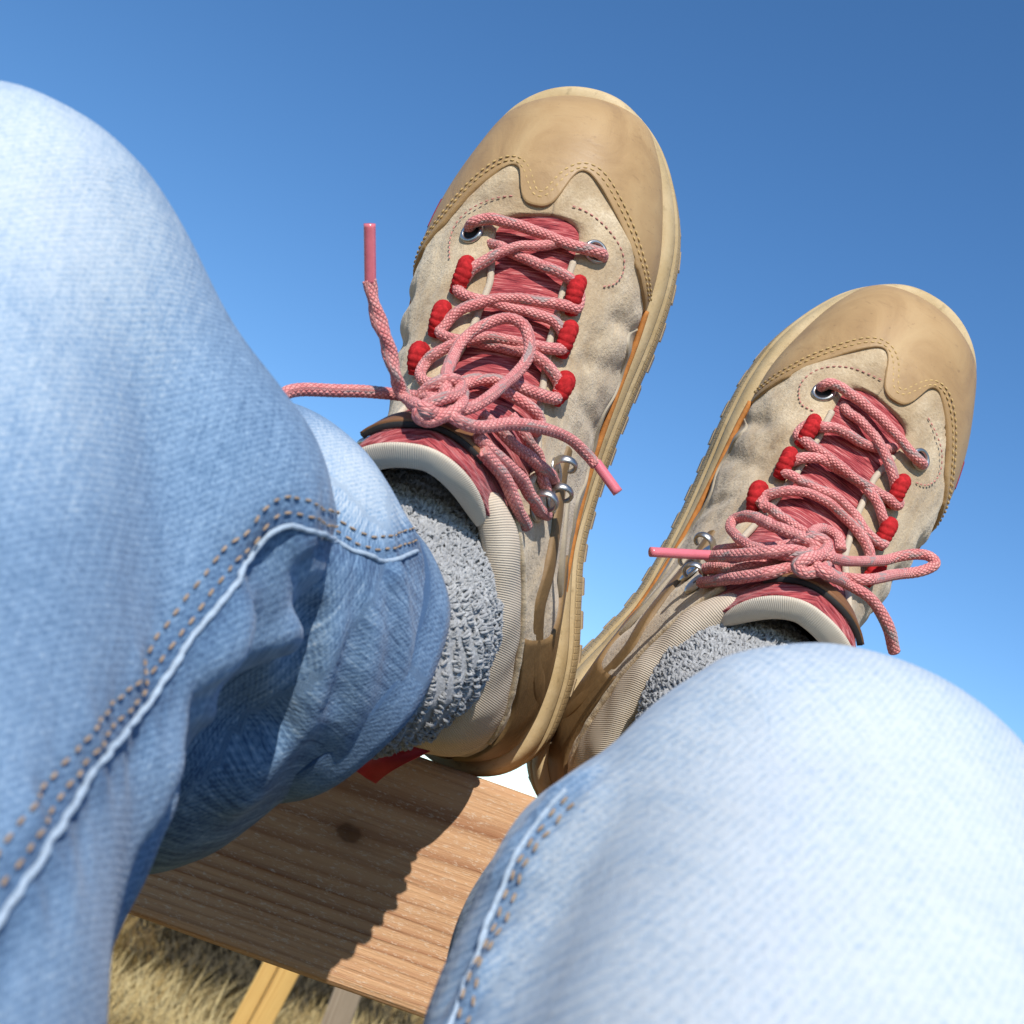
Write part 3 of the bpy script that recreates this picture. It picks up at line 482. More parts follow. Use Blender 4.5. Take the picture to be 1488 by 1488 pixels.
def post(name, top, foot, w, d, mat, label, split=False):
    top = Vector(top); foot = Vector(foot); ax = (top-foot); L = ax.length
    r = empty(name); X = ax.normalized(); Y = Vector((0, 1, 0)); Y = (Y-X*Y.dot(X)).normalized(); Z = X.cross(Y)
    r.matrix_world = Matrix(((X.x, Y.x, Z.x, foot.x), (X.y, Y.y, Z.y, foot.y), (X.z, Y.z, Z.z, foot.z), (0, 0, 0, 1)))
    tag(r, label, 'post')
    if split:
        a = beam('plank', (L, d, w*.54), mat, r, .004); a.location = (L/2, 0, -w*.24)
        a2 = beam('plank', (L, d*.9, w*.40), mat, r, .004); a2.location = (L/2, .012, w*.26)
    else:
        a = beam('shaft', (L, d, w), mat, r, .006); a.location = (L/2, 0, 0)
        c = beam('cap', (.03, d*1.12, w*1.12), mat, r, .006); c.location = (L+.0152, 0, 0)
yw = m_wood('yellow_pine', (.42, .20, .05), (.66, .42, .14), .2)
gw = m_wood('grey_pine', (.16, .11, .07), (.30, .235, .165), .2)
post('wooden_post', (-.155, 4.44, 1.00), (-.305, 4.60, -.05), .125, .10, yw, 'yellow new timber post of two planks leaning in the grass', True)
post('wooden_post', (.035, 4.22, .98), (.015, 4.34, -.05), .085, .085, gw, 'grey brown weathered post half hidden behind the rail')

# ================================================================== boots
def unwrap_uv(sarr, parr):
    return None
TOE_B = np.array([(-3.2,5.75),(-2.2,5.75),(-1.8,5.75),(-1.4,5.62),(-1.0,5.28),(-.76,4.92),(-.6,4.52),(-.5,4.26),(-.36,3.95),(-.27,3.83),(-.22,3.83),(-.165,3.92),(-.125,4.15),(-.095,4.36),(-.05,4.55),(.0,4.61),(.04,4.62),(.09,4.56),(.13,4.42),(.175,4.20),(.22,3.98),(.27,3.85),(.32,3.82),(.38,3.88),(.48,4.08),(.66,4.5),(.92,5.02),(1.25,5.5),(1.7,5.78),(2.2,5.8),(3.2,5.8)])
TH_M = np.array([(4.70,.12),(4.735,.22),(4.80,.30),(4.9,.345),(5.05,.36),(5.6,.345),(6,.33),(7,.37),(8,.50),(9,.66),(10,.78),(11,.82),(12.3,.80)])
TH_L = np.array([(4.70,.09),(4.735,-.03),(4.80,-.12),(4.9,-.165),(5.05,-.18),(5.6,-.13),(6,-.10),(7,-.11),(8,-.16),(9,-.32),(10,-.46),(11,-.55),(12.3,-.56)])
def sole_lift(y): return .005*sst(.215, .285, y)**1.5
def sole_scale(y): return 1+.30*(1-sst(.06, .13, y))+.06*sst(.245, .285, y)

def make_boot(side, m, label):
    B = PTS['boot_'+side]
    root = empty('hiking_boot', Matrix(B)); tag(root, label, 'boot', 'pair of hiking boots propped on the rail')
    mx = np.array([m, 1, 1.])
    flip = m < 0
    def part(name, V, F, mat, parent=None, uv=None, mirror=True, smooth=True):
        V = np.asarray(V).reshape(-1, 3)
        if mirror:
            V = V*mx
            if flip: F = [tuple(q)[::-1] for q in F]
        return mesh_obj(name, V, F, mat, parent or root, uv, smooth)
    def suedeh(s, ph):
        p = S0(s, ph); a = np.abs(ph)
        h = .0006*lump(p, .016)+.0004*lump(p, .007)
        h = h-.0020*np.exp(-((s-6.15)/.16)**2)*sst(.75, 1.15, a)*(1-sst(1.6, 1.9, a))
        h = h-.0024*np.exp(-((s-7.0+.4*(a-1))/.18)**2)*sst(.6, .95, a)*(1-sst(1.35, 1.8, a))*(1+.4*lump(p, .02))
        h = h-.0015*np.exp(-((s-7.75)/.15)**2)*sst(.9, 1.2, a)*(1-sst(1.6, 1.9, a))
        return h
    def shell(name, s, ph, h, mat, skirt=.0022, parent=None, uvs=1.0, edges=(1, 1, 1, 1)):
        """param patch with its border folded down; uv in metres"""
        h = np.broadcast_to(h, s.shape)
        P = S(s, ph, h)
        uv_u = np.cumsum(np.r_[np.zeros((1, s.shape[1])), np.linalg.norm(np.diff(P, axis=0), axis=-1)], axis=0)
        uv_v = np.cumsum(np.c_[np.zeros((s.shape[0], 1)), np.linalg.norm(np.diff(P, axis=1), axis=-1)], axis=1)
        def ext(A): return np.pad(A, 1, mode='edge')
        s2, p2, h2 = ext(s), ext(ph), ext(np.array(h)).copy()
        for k, sl in enumerate(((0, slice(None)), (-1, slice(None)), (slice(None), 0), (slice(None), -1))):
            if edges[k]: h2[sl] = h2[sl]-skirt
        P2 = S(s2, p2, h2); uv = np.stack([ext(uv_v), ext(uv_u)], -1).reshape(-1, 2)
        return part(name, P2, grid_faces(*s2.shape, True), mat, parent, uv)

    # ---- upper: two halves that meet in front of the throat, each a suede quarter
    srow = np.unique(np.r_[np.arange(.0, 4.65, .09), np.arange(4.65, 5.1, .02), np.arange(5.1, 12.95, .06)])
    for nm, T, sg in (('suede_quarter', TH_M, 1), ('suede_quarter', TH_L, -1)):
        t0 = np.interp(srow, T[:, 0], T[:, 1]); t0 = np.where(srow <= 4.70, .105, t0)
        q = np.linspace(0, 1, 70)**1.15
        ph = t0[:, None]+(sg*3.10-t0[:, None])*q[None]; s = np.broadcast_to(srow[:, None], ph.shape)
        h = suedeh(s, ph)
        h = h-.0016*(s < np.interp(ph, TOE_B[:, 0], TOE_B[:, 1])-.12)
        e = np.abs(ph-t0[:, None]); h = h-np.where(s > 4.7, .0012*np.exp(-(e/.03)**2), 0)
        P = S(s, ph, h)
        inner = S(s[:, :1], ph[:, :1], h[:, :1]-.004)           # turned edge along the throat
        P = np.concatenate([inner, P], 1)
        pa = part(nm, P, grid_faces(*P.shape[:2], sg > 0), M['suede'])
        pa['label'] = 'beige suede %s quarter with creases and wear' % ('inner' if sg > 0 else 'outer')
    # ---- toe cap
    phs = np.unique(np.r_[np.arange(-2.6, -1.0, .08), np.arange(-1.0, 1.0, .014), np.arange(1.0, 2.6, .08)])
    sb = np.interp(phs, TOE_B[:, 0], TOE_B[:, 1]); ker = np.array([1, 2, 3, 2, 1])/9.
    sb = np.convolve(np.pad(sb, 2, mode='edge'), ker, 'valid')
    q = 1-(1-np.linspace(0, 1, 60))**1.6
    s = .02+(sb[None]-.02)*q[:, None]; ph = np.broadcast_to(phs[None], s.shape)
    hh = np.full(s.shape, .0014)+.0003*lump(S0(s, ph), .02); hh[-2:] -= .0003
    shell('toe_cap', s, ph, hh, M['toe'], .0016, edges=(0, 1, 0, 0))
    # ---- stitching: double row along the cap
    def stitch_acc(acc, P, N, ln, gap, r):
        P = smooth_path(np.c_[P, N], .0004)
        N = P[:, 3:]; P = P[:, :3]
        L = np.r_[0, np.cumsum(np.linalg.norm(np.diff(P, axis=0), axis=1))]
        x = gap
        while x+ln < L[-1]:
            a, b_ = [np.array([np.interp(x+w, L, P[:, k]) for k in range(3)]) for w in (0, ln)]
            n = np.array([np.interp(x+ln/2, L, N[:, k]) for k in range(3)]); n /= np.linalg.norm(n)+1e-9
            t = (b_-a)/np.linalg.norm(b_-a); sd = np.cross(n, t)
            ring = [(-.5, .0), (-.3, .9), (0, 1.1), (.3, .9), (.5, .0)]
            V = [];c = (a+b_)/2
            for (w, rr) in ring:
                for k in range(6):
                    an = k/6*6.283; V.append(c+t*ln*w+sd*r*max(rr, .05)*math.cos(an)+n*(r*max(rr, .05)*math.sin(an)*.8+r*.2*(rr > 0)))
            acc.add(V, grid_faces(5, 6, False, True)); x += ln+gap
    for off, nm in ((.14, 'stitching'), (.26, 'stitching')):
        acc = Acc(); pp = np.arange(-1.5, 1.62, .02); 
        bb = np.interp(pp, phs, sb)
        # offset the border in the surface
        P0 = S0(bb, pp); tng = np.gradient(P0, axis=0); nn = SN(bb, pp); sd = np.cross(nn, tng); sd /= np.linalg.norm(sd, axis=1, keepdims=True)
        if (sd[:, 1].mean()) < 0: sd = -sd
        Pq = P0+sd*off*.021+nn*.0017
        for k in range(4): Pq[2:-2] = (Pq[:-4]+Pq[1:-3]+Pq[2:-2]+Pq[3:-1]+Pq[4:])/5
        stitch_acc(acc, Pq*mx, nn*mx, .0021, .0009, .00042)
        acc.obj(nm, M['thread'], root)
    for k in (side, side+'2'):
        acc = Acc(); sp_ = smooth_path(np.array(PTS['stay'][k]), .08)
        stitch_acc(acc, S(sp_[:, 0], sp_[:, 1], np.full(len(sp_), .0009))*mx, SN(sp_[:, 0], sp_[:, 1])*mx, .0017, .0009, .00036)
        acc.obj('stitching', M['pink'], root)
    # ---- eyelet facing: thicker patch round each eyelet
    for (es, ep) in ((5.15, -.345), (5.22, .52)):
        acc = Acc(); c = S0(es, ep); n = SN(es, ep); t = np.array([1., 0, 0])-n*n[0]; t /= np.linalg.norm(t); b2 = np.cross(n, t)
        a = np.arange(28)/28*6.283
        ring = lambda R, hgt: c+n*hgt+R*(np.cos(a)[:, None]*t+np.sin(a)[:, None]*b2)
        R4 = [ring(.0052, .0003), ring(.0050, .0012), ring(.0042, .0016), ring(.0034, .0012), ring(.0032, -.002)]
        part('eyelet', np.array(R4), grid_faces(5, 28, False, True), M['metal'])
        dsk = np.vstack([ring(.0033, .0006), (c+n*.0004)[None]]); part('eyelet_hole', dsk, [(k, (k+1) % 28, 28) for k in range(28)], M['dark'])
    # ---- tongue
    st_top = lambda p: 15.5-1.5*np.abs((p-.05)/1.0)**2.2
    ss = np.linspace(0, 1, 150)[:, None]; pq = np.linspace(-1, 1, 60)[None]
    s = 4.60+ss*(st_top(0)-4.6)
    wid = np.interp(s[:, 0], [4.6, 5, 6, 7, 8, 9, 10, 11, 12, 13, 16], [.35, .36, .33, .36, .48, .65, .80, .92, .98, 1., 1.])[:, None]
    cen = np.interp(s[:, 0], [4.6, 8, 12, 16], [.10, .14, .10, .02])[:, None]
    ph = cen+wid*pq; sT = 4.60+ss*(st_top(ph)-4.6)
    hh = np.interp(sT, [4.6, 5, 11, 13, 16], [-.0042, -.0032, -.0025, .000, .0012])+.0016*np.clip(1-np.abs(pq)**2, 0, 1)+.0005*lump(S0(sT, ph), .012)
    hh = hh+.0007*np.sin(sT*10.5)*(1-np.abs(pq))*sst(5, 6, sT)
    shell('tongue', sT, ph, hh, M['knit'], .004)
    # tongue lining: rolled cream lip and inner face
    prof = [(.0, .0014), (.12, .0022), (.28, .0018), (.38, -.0006), (.39, -.0036), (.24, -.0066), (-.1, -.0078), (-.6, -.0082), (-1.6, -.0084), (-3., -.0084)]
    pl = np.linspace(-1.03, 1.03, 90); pa = cen[-1, 0]+wid[-1, 0]*pl
    prof = smooth_path(np.array([(a_, b_*100) for a_, b_ in prof]), .06)
    fade = np.sqrt(np.clip(1-np.abs(pl/1.035)**6, 0, 1))
    sT2 = st_top(pa)[None]+prof[:, :1]*1.0; h2 = (prof[:, 1:]/100+.0045)*fade[None]-.0045
    P = S(np.clip(sT2, 0, 15.95), np.broadcast_to(pa[None], sT2.shape), h2)
    L1 = np.cumsum(np.r_[0, np.linalg.norm(np.diff(P[2], axis=0), axis=1)]); L2 = np.cumsum(np.r_[0, np.linalg.norm(np.diff(P[:, 45], axis=0), axis=1)])
    part('tongue_lining', P, grid_faces(*P.shape[:2], True), M['lining'], None, np.stack(np.broadcast_arrays(L1[None], L2[:, None]), -1).reshape(-1, 2))
    # label on the tongue
    pl = np.linspace(-.52, .60, 40); lt = st_top(pl)-1.25
    sL = lt[None]-np.array([0, .15, .3, .6, .9, 1.2])[:, None]; hL = np.array([.0046, .0045, .0042, .0038, .0034, .0030])[:, None]+0*sL
    shell('tongue_label', sL, np.broadcast_to(pl[None], sL.shape), hL, M['label'], .0014)
    sL = lt[None]+np.array([.02, .09])[:, None]; shell('label_edge', sL, np.broadcast_to(pl[None], sL.shape), np.full(sL.shape, .0040), M['black'], .002)
    # ---- collar
    ca = np.concatenate([np.linspace(.80, np.pi-.02, 60), np.linspace(-np.pi+.02, -.66, 60)])
    prof = np.array([(12.72, .02), (12.85, .18), (13.05, .32), (13.35, .42), (13.75, .40), (14.05, .26), (14.2, -.05), (14.12, -.45), (13.7, -.72), (13.0, -.80), (11.5, -.80)])
    prof = smooth_path(prof, .12)
    e1 = np.clip(np.minimum((np.arange(120)+.0)/9, (119-np.arange(120))/9), 0, 1); e1 = np.sqrt(1-(1-e1)**2)
    back = np.clip((np.abs(ca)-1.6)/1.4, 0, 1)
    sC = prof[:, :1]+0*ca[None]-.0*back[None]; hC = (prof[:, 1:]*.01+.004)*(.25+.75*e1[None])-.004
    P = S(sC, np.broadcast_to(ca[None], sC.shape), hC)
    P = P+(.0007*lump(P, .012))[..., None]*SN(np.clip(sC, 0, 15.9), np.broadcast_to(ca[None], sC.shape))
    L1 = np.cumsum(np.r_[0, np.linalg.norm(np.diff(P[8], axis=0), axis=1)]); L2 = np.cumsum(np.r_[0, np.linalg.norm(np.diff(P[:, 30], axis=0), axis=1)])
    part('collar', P, grid_faces(*P.shape[:2], True), M['cream'], None, np.stack(np.broadcast_arrays(L1[None], L2[:, None]), -1).reshape(-1, 2))
    # dark inside of the shaft
    si, pi_ = np.meshgrid(np.linspace(8.6, 13.8, 30), np.linspace(-3.14, 3.14, 60), indexing='ij')
    part('shaft_lining', S(si, pi_, np.full(si.shape, -.0062)), grid_faces(30, 60, False), M['dark'])
    # ---- side overlays
    def ribbon(name, sp_, width, h, mat, thick=.0010, taper=None, parent=None):
        Q = smooth_path(np.array(sp_, float), .06); P = S(Q[:, 0], Q[:, 1], np.full(len(Q), h)); n = SN(Q[:, 0], Q[:, 1])
        t = np.gradient(P, axis=0); t /= np.linalg.norm(t, axis=1, keepdims=True); sd = np.cross(n, t)
        w = np.full(len(Q), width) if taper is None else width*np.interp(np.linspace(0, 1, len(Q)), np.linspace(0, 1, len(taper)), taper)
        rows = [(-1, -thick*1.6), (-1, -.0002), (-.8, 0), (0, .0003), (.8, 0), (1, -.0002), (1, -thick*1.6)]
        G = np.stack([P+sd*(w*a_/2)[:, None]+n*b_ for a_, b_ in rows], 1)
        L = np.r_[0, np.cumsum(np.linalg.norm(np.diff(P, axis=0), axis=1))]
        uv = np.stack(np.broadcast_arrays(L[:, None], np.array([r_[0] for r_ in rows])[None]*width/2), -1).reshape(-1, 2)
        return part(name, G, grid_faces(len(Q), 7, True), mat, parent, uv)
    for sg in (1, -1):
        # heel counter
        pc = sg*np.linspace(1.72, 3.12, 40); sc_ = np.linspace(0, 1, 26)[:, None]
        top = 12.45+.1*np.sin(np.abs(pc)*5); bot = 9.6+.5*np.clip((np.abs(pc)-1.72), 0, 1.)
        s = bot[None]+(top-bot)[None]*sc_; shell('heel_counter', s, np.broadcast_to(pc[None], s.shape), .0012+.0004*lump(S0(s, np.broadcast_to(pc[None], s.shape)), .018), M['brown'], .0018)
        # taupe panel with a wavy upper border low on the side
        sc2 = np.linspace(5.75, 9.9, 80); zt = .0302+.003*sst(5.75, 6.2, sc2)+sst(5.75, 6.5, sc2)*(.013+.006*np.sin((sc2-5.75)*4.6)+.004*np.sin((sc2-5.75)*2.1+1))*(1-.7*sst(9.2, 9.9, sc2))
        pb = np.array([np.interp(0.030, S0(np.full(80, a_), sg*np.linspace(2.75, .9, 80))[:, 2], np.linspace(2.75, .9, 80)) for a_ in sc2])
        pt = np.array([np.interp(z_, S0(np.full(80, a_), sg*np.linspace(2.75, .9, 80))[:, 2], np.linspace(2.75, .9, 80)) for a_, z_ in zip(sc2, zt)])
        q = np.linspace(0, 1, 12)[None]; ph = sg*(pt[:, None]+(pb-pt)[:, None]*q); s = np.broadcast_to(sc2[:, None], ph.shape)
        a_ = S(s, ph, suedeh(s, ph)+.0006)
        shell('side_panel', s, ph, suedeh(s, ph)+.0009, M['grey'], .0016)
        # raw orange edge above the sole
        pr = np.array([np.interp(.0375, S0(np.full(80, x_), sg*np.linspace(2.75, .9, 80))[:, 2], np.linspace(2.75, .9, 80)) for x_ in np.linspace(5.7, 11.2, 60)])
        Q = np.stack([np.linspace(5.7, 11.2, 60), sg*pr], 1); P = S(Q[:, 0], Q[:, 1], np.full(60, .0012))
        V, F, uv = tube(smooth_path(P, .002), .0013, 8); part('leather_edge', V, F, M['edge'], None, uv)
        # olive straps that sweep from the hooks to the heel
        ribbon('ankle_strap', [(8.6, sg*1.12), (9.8, sg*1.22), (11.0, sg*1.34), (11.7, sg*1.55), (11.7, sg*1.85), (11.2, sg*2.2)], .0105, .0011, M['brown'], .0012, [.5, .9, 1, 1, .9, .7])
        ribbon('ankle_strap', [(9.0, sg*1.35), (9.8, sg*1.5), (10.2, sg*1.7), (10.1, sg*2.0)], .0045, .0009, M['grey'], .0012, [.4, 1, 1, .6])
        # thick suede seam round the ankle
        Q = smooth_path(np.array([(12.6, sg*.86), (12.6, sg*1.1), (12.6, sg*1.35), (12.65, sg*1.7), (12.7, sg*2.1), (12.7, sg*2.6)]), .08)
        P = S(Q[:, 0], Q[:, 1], np.full(len(Q), .0012)); P = smooth_path(P, .0012); r_ = .0014*(1+.12*lump(P, .005)); V, F, uv = tube(P, r_, 10); part('ankle_seam', V, F, M['suede'], None, uv)
        # cream piping on the throat edges
        T = TH_M if sg > 0 else TH_L
        sx = np.linspace(5.45, 11.4, 60); px = np.interp(sx, T[:, 0], T[:, 1]); P = smooth_path(S(sx, px, np.full(60, -.0006)), .0015)
        V, F, uv = tube(P, .0015, 8); part('throat_piping', V, F, M['web'], None, uv)
        # perforations
    ribbon('side_tag', [(4.35, -1.2), (4.6, -1.2), (4.85, -1.2)], .0040, .0017, M['tab'], .0008)
    # ---- webbing lace loops
    for (ls, lp) in ((5.98, -.265), (6.87, -.325), (7.79, -.40), (6.07, .43), (6.9, .485), (7.84, .635)):
        sg = 1 if lp > 0 else -1; d = .24*(.024/.0215)
        Q = np.array([(ls-d*1.1, lp+sg*.02), (ls-d*.6, lp-sg*.012), (ls, lp-sg*.028), (ls+d*.6, lp-sg*.012), (ls+d*1.1, lp+sg*.03)])
        Hh = np.array([.0005, .0042, .0056, .0042, .0005])
        P = smooth_path(S(Q[:, 0], Q[:, 1], Hh), .0003)
        n = len(P); t = np.linspace(0, 1, n)
        r_ = .0033*(.82+.18*np.sin(np.pi*t))
        V, F, uv = tube(P, r_, 16, lambda th, v: 1.0+.17*np.abs(np.sin(v*math.pi/.0021+.6*np.sin(th+v*300)))**.5-.12+.05*np.abs(np.sin(5*th+v*700)))
        lo = part('lace_loop', V, F, M['loop'], None, uv)
    # ---- steel hooks
    for (hs, hp) in ((9.35, .98), (10.12, 1.02), (11.2, .93), (9.35, -1.05), (10.12, -1.08), (11.2, -1.0)):
        sg = 1 if hp > 0 else -1
        c = S0(hs, hp); n = SN(hs, hp); a_ = S0(hs, hp+sg*.02)-c; a_ /= np.linalg.norm(a_); b_ = np.cross(n, a_)
        acc = Acc()
        # base plate
        th = np.arange(20)/20*6.283
        rows = [(.0048, .0002), (.0047, .0009), (.0036, .0012), (.0008, .0012)]
        acc.add(np.array([c+a_*.0030+n*h_+R_*(np.cos(th)[:, None]*a_*1.25+np.sin(th)[:, None]*b_) for R_, h_ in rows]), grid_faces(4, 20, sg < 0, True))
        an = np.linspace(-.5*np.pi, .98*np.pi, 26)
        P = np.array([c+n*(.0046+.0040*math.sin(x))-a_*(.0040*math.cos(x)) for x in an]); T_ = np.gradient(P, axis=0); T_ /= np.linalg.norm(T_, axis=1, keepdims=True); O_ = np.cross(T_, b_)
        th = np.arange(12)/12*6.283; wd = np.interp(np.linspace(0, 1, len(P)), [0, .5, .9, 1], [.0026, .0015, .0013, .0007])
        G = P[:, None]+np.cos(th)[None, :, None]*b_*wd[:, None, None]+np.sin(th)[None, :, None]*O_[:, None]*.0008
        acc.add(G.reshape(-1, 3), grid_faces(len(P), 12, False, True))
        V = np.concatenate(acc.V); part('lace_hook', V, acc.F, M['metal'])
    # ---- midsole and outsole
    C = smooth_path(OUTL, .0025, True)
    if C.shape[1] != 2: C = C[:, :2]
    tn = np.roll(C, -1, 0)-np.roll(C, 1, 0); tn /= np.linalg.norm(tn, axis=1, keepdims=True); nr = np.stack([tn[:, 1], -tn[:, 0]], 1)
    if ((nr*(C-C.mean(0))).sum(1).mean()) < 0: nr = -nr
    for _ in range(6): nr = (np.roll(nr, 1, 0)+nr*2+np.roll(nr, -1, 0))/4
    Lc = np.r_[0, np.cumsum(np.linalg.norm(np.diff(C, axis=0), axis=1))]
    def sweep(prof):
        rows = []
        for o_, z_ in prof:
            P2 = C+nr*o_; rows.append(np.c_[P2, z_*sole_scale(C[:, 1])+sole_lift(C[:, 1])])
        return np.array(rows)
    def uvs(rows): return np.stack(np.broadcast_arrays(Lc[None], np.cumsum(np.r_[0, np.linalg.norm(np.diff(rows[:, 40], axis=0), axis=1)])[:, None]), -1).reshape(-1, 2)
    pr_out = [(-.016, .0005), (-.004, .0), (-.0006, .0012), (.0006, .004), (.0012, .009), (.0010, .014), (.0004, .0165), (-.0014, .0174), (-.006, .0176)]
    R1 = sweep(pr_out); nC = len(C)
    V = np.vstack([R1.reshape(-1, 3), [[0, .13, .0005]]]); F = grid_faces(len(R1), nC, False, True).tolist()
    F += [(k, len(V)-1, (k+1) % nC) for k in range(nC)]
    outs = part('outsole', V, F, M['sole'], None, np.vstack([uvs(R1), [[0, 0]]]))
    pr_mid = [(-.006, .0172), (-.0012, .0176), (.0006, .0184), (.0012, .0205), (.0008, .0226), (-.0026, .0234), (-.0026, .0244), (.0000, .0252), (.0000, .0270), (-.0008, .0290), (-.0018, .0312), (-.0036, .0322), (-.0070, .0322), (-.0120, .0310), (-.0190, .0290)]
    R2 = sweep(pr_mid); part('midsole', R2, grid_faces(len(R2), nC, False, True), M['mid'], None, uvs(R2))
    # tread lugs round the edge
    lv = np.array([(x, y, z) for z in (0, 1) for y in (-1, 1) for x in (-1, 1)], float); lv[:, 0] *= .0042; lv[:, 1] *= .0050; lv[:, 2] = lv[:, 2]*.0082-.0042; lv[lv[:, 2] < 0, :2] *= .86
    lme = bpy.data.meshes.new('tread_lug'); lme.from_pydata(lv.tolist(), [], [(0, 2, 3, 1), (4, 5, 7, 6), (0, 1, 5, 4), (2, 6, 7, 3), (0, 4, 6, 2), (1, 3, 7, 5)]); lme.materials.append(M['lug'])
    nl = 46
    for k in range(nl):
        i = int(k*nC/nl); c = C[i]-nr[i]*.0040; z = sole_lift(C[i, 1])
        o = bpy.data.objects.new('tread_lug', lme); COL.objects.link(o); o.parent = outs
        o.location = (c[0]*m, c[1], float(z)); o.rotation_euler = (0, 0, math.atan2(tn[i][1], tn[i][0]*m))
    # cream toe rand that laps over the cap
    i0 = [k for k in range(nC) if C[k, 1] > .175 and C[k, 0] > .01]
    # ---- laces
    LA = PTS['lace_'+side]; braid = lambda th, v: .96+.075*np.minimum(np.abs(np.sin(4*th+v*1500)), np.abs(np.sin(4*th-v*1500)))
    for k, pts in LA.items():
        if k.startswith('aglet'): continue
        P = smooth_path(np.array(pts), .0005)
        twist = k in ('end_up',)
        md = braid if not twist else (lambda th, v: 1+.16*np.sin(2*th+v*520)+.03*np.sin(6*th+v*1750))
        V, F, uv = tube(P+.00035*np.stack([lump(P, .006), lump(P+.3, .006), lump(P+.7, .006)], 1), .00222*(1+.09*lump(P, .009)), 18, md); lo = mesh_obj('shoelace', V, F, M['lace'], root, uv)
        ag = {'end_up': 'aglet_up', 'end_right': 'aglet_right', 'end_l': 'aglet_l'}.get(k)
        if ag:
            A = np.array(LA[ag]); A = smooth_path(np.array([A[0], A.mean(0), A[1]]), .001); V, F, uv = tube(A, .0019, 14); mesh_obj('aglet', V, F, M['aglet'], lo, uv)
    return root, part

bl, part_l = make_boot('left', 1, 'beige suede hiking boot with two loose lace ends pointing up, grey sock bared')
br, part_r = make_boot('right', -1, 'beige suede hiking boot with neatly tied bow behind the pale knee')
# red heel tab of the nearer boot
for (root, nm) in ((bl, 'left'), (br, 'right')):
    m = 1 if nm == 'left' else -1
    a = S0(13.5, 3.1); pts = np.array([a+[0, .002, .004], a+[-.008, -.004, .009], a+[-.015, -.009, .010], a+[-.021, -.014, .006], a+[-.024, -.017, .0], a+[-.022, -.014, -.006], a+[-.013, -.007, -.008], a+[0, .002, -.012]])
    P = smooth_path(pts, .0015); t = np.gradient(P, axis=0); t /= np.linalg.norm(t, axis=1, keepdims=True); sd = np.array([.93, -.36, 0.]); w = .0044
    n = np.cross(t, sd); G = np.stack([P-sd*w-n*.0006, P-sd*w+n*.0006, P+n*.0008, P+sd*w+n*.0006, P+sd*w-n*.0006, P-n*.0006], 1)*[m, 1, 1]
    mesh_obj('heel_tab', G.reshape(-1, 3), grid_faces(len(P), 6, m > 0, True), M['tab'], root)

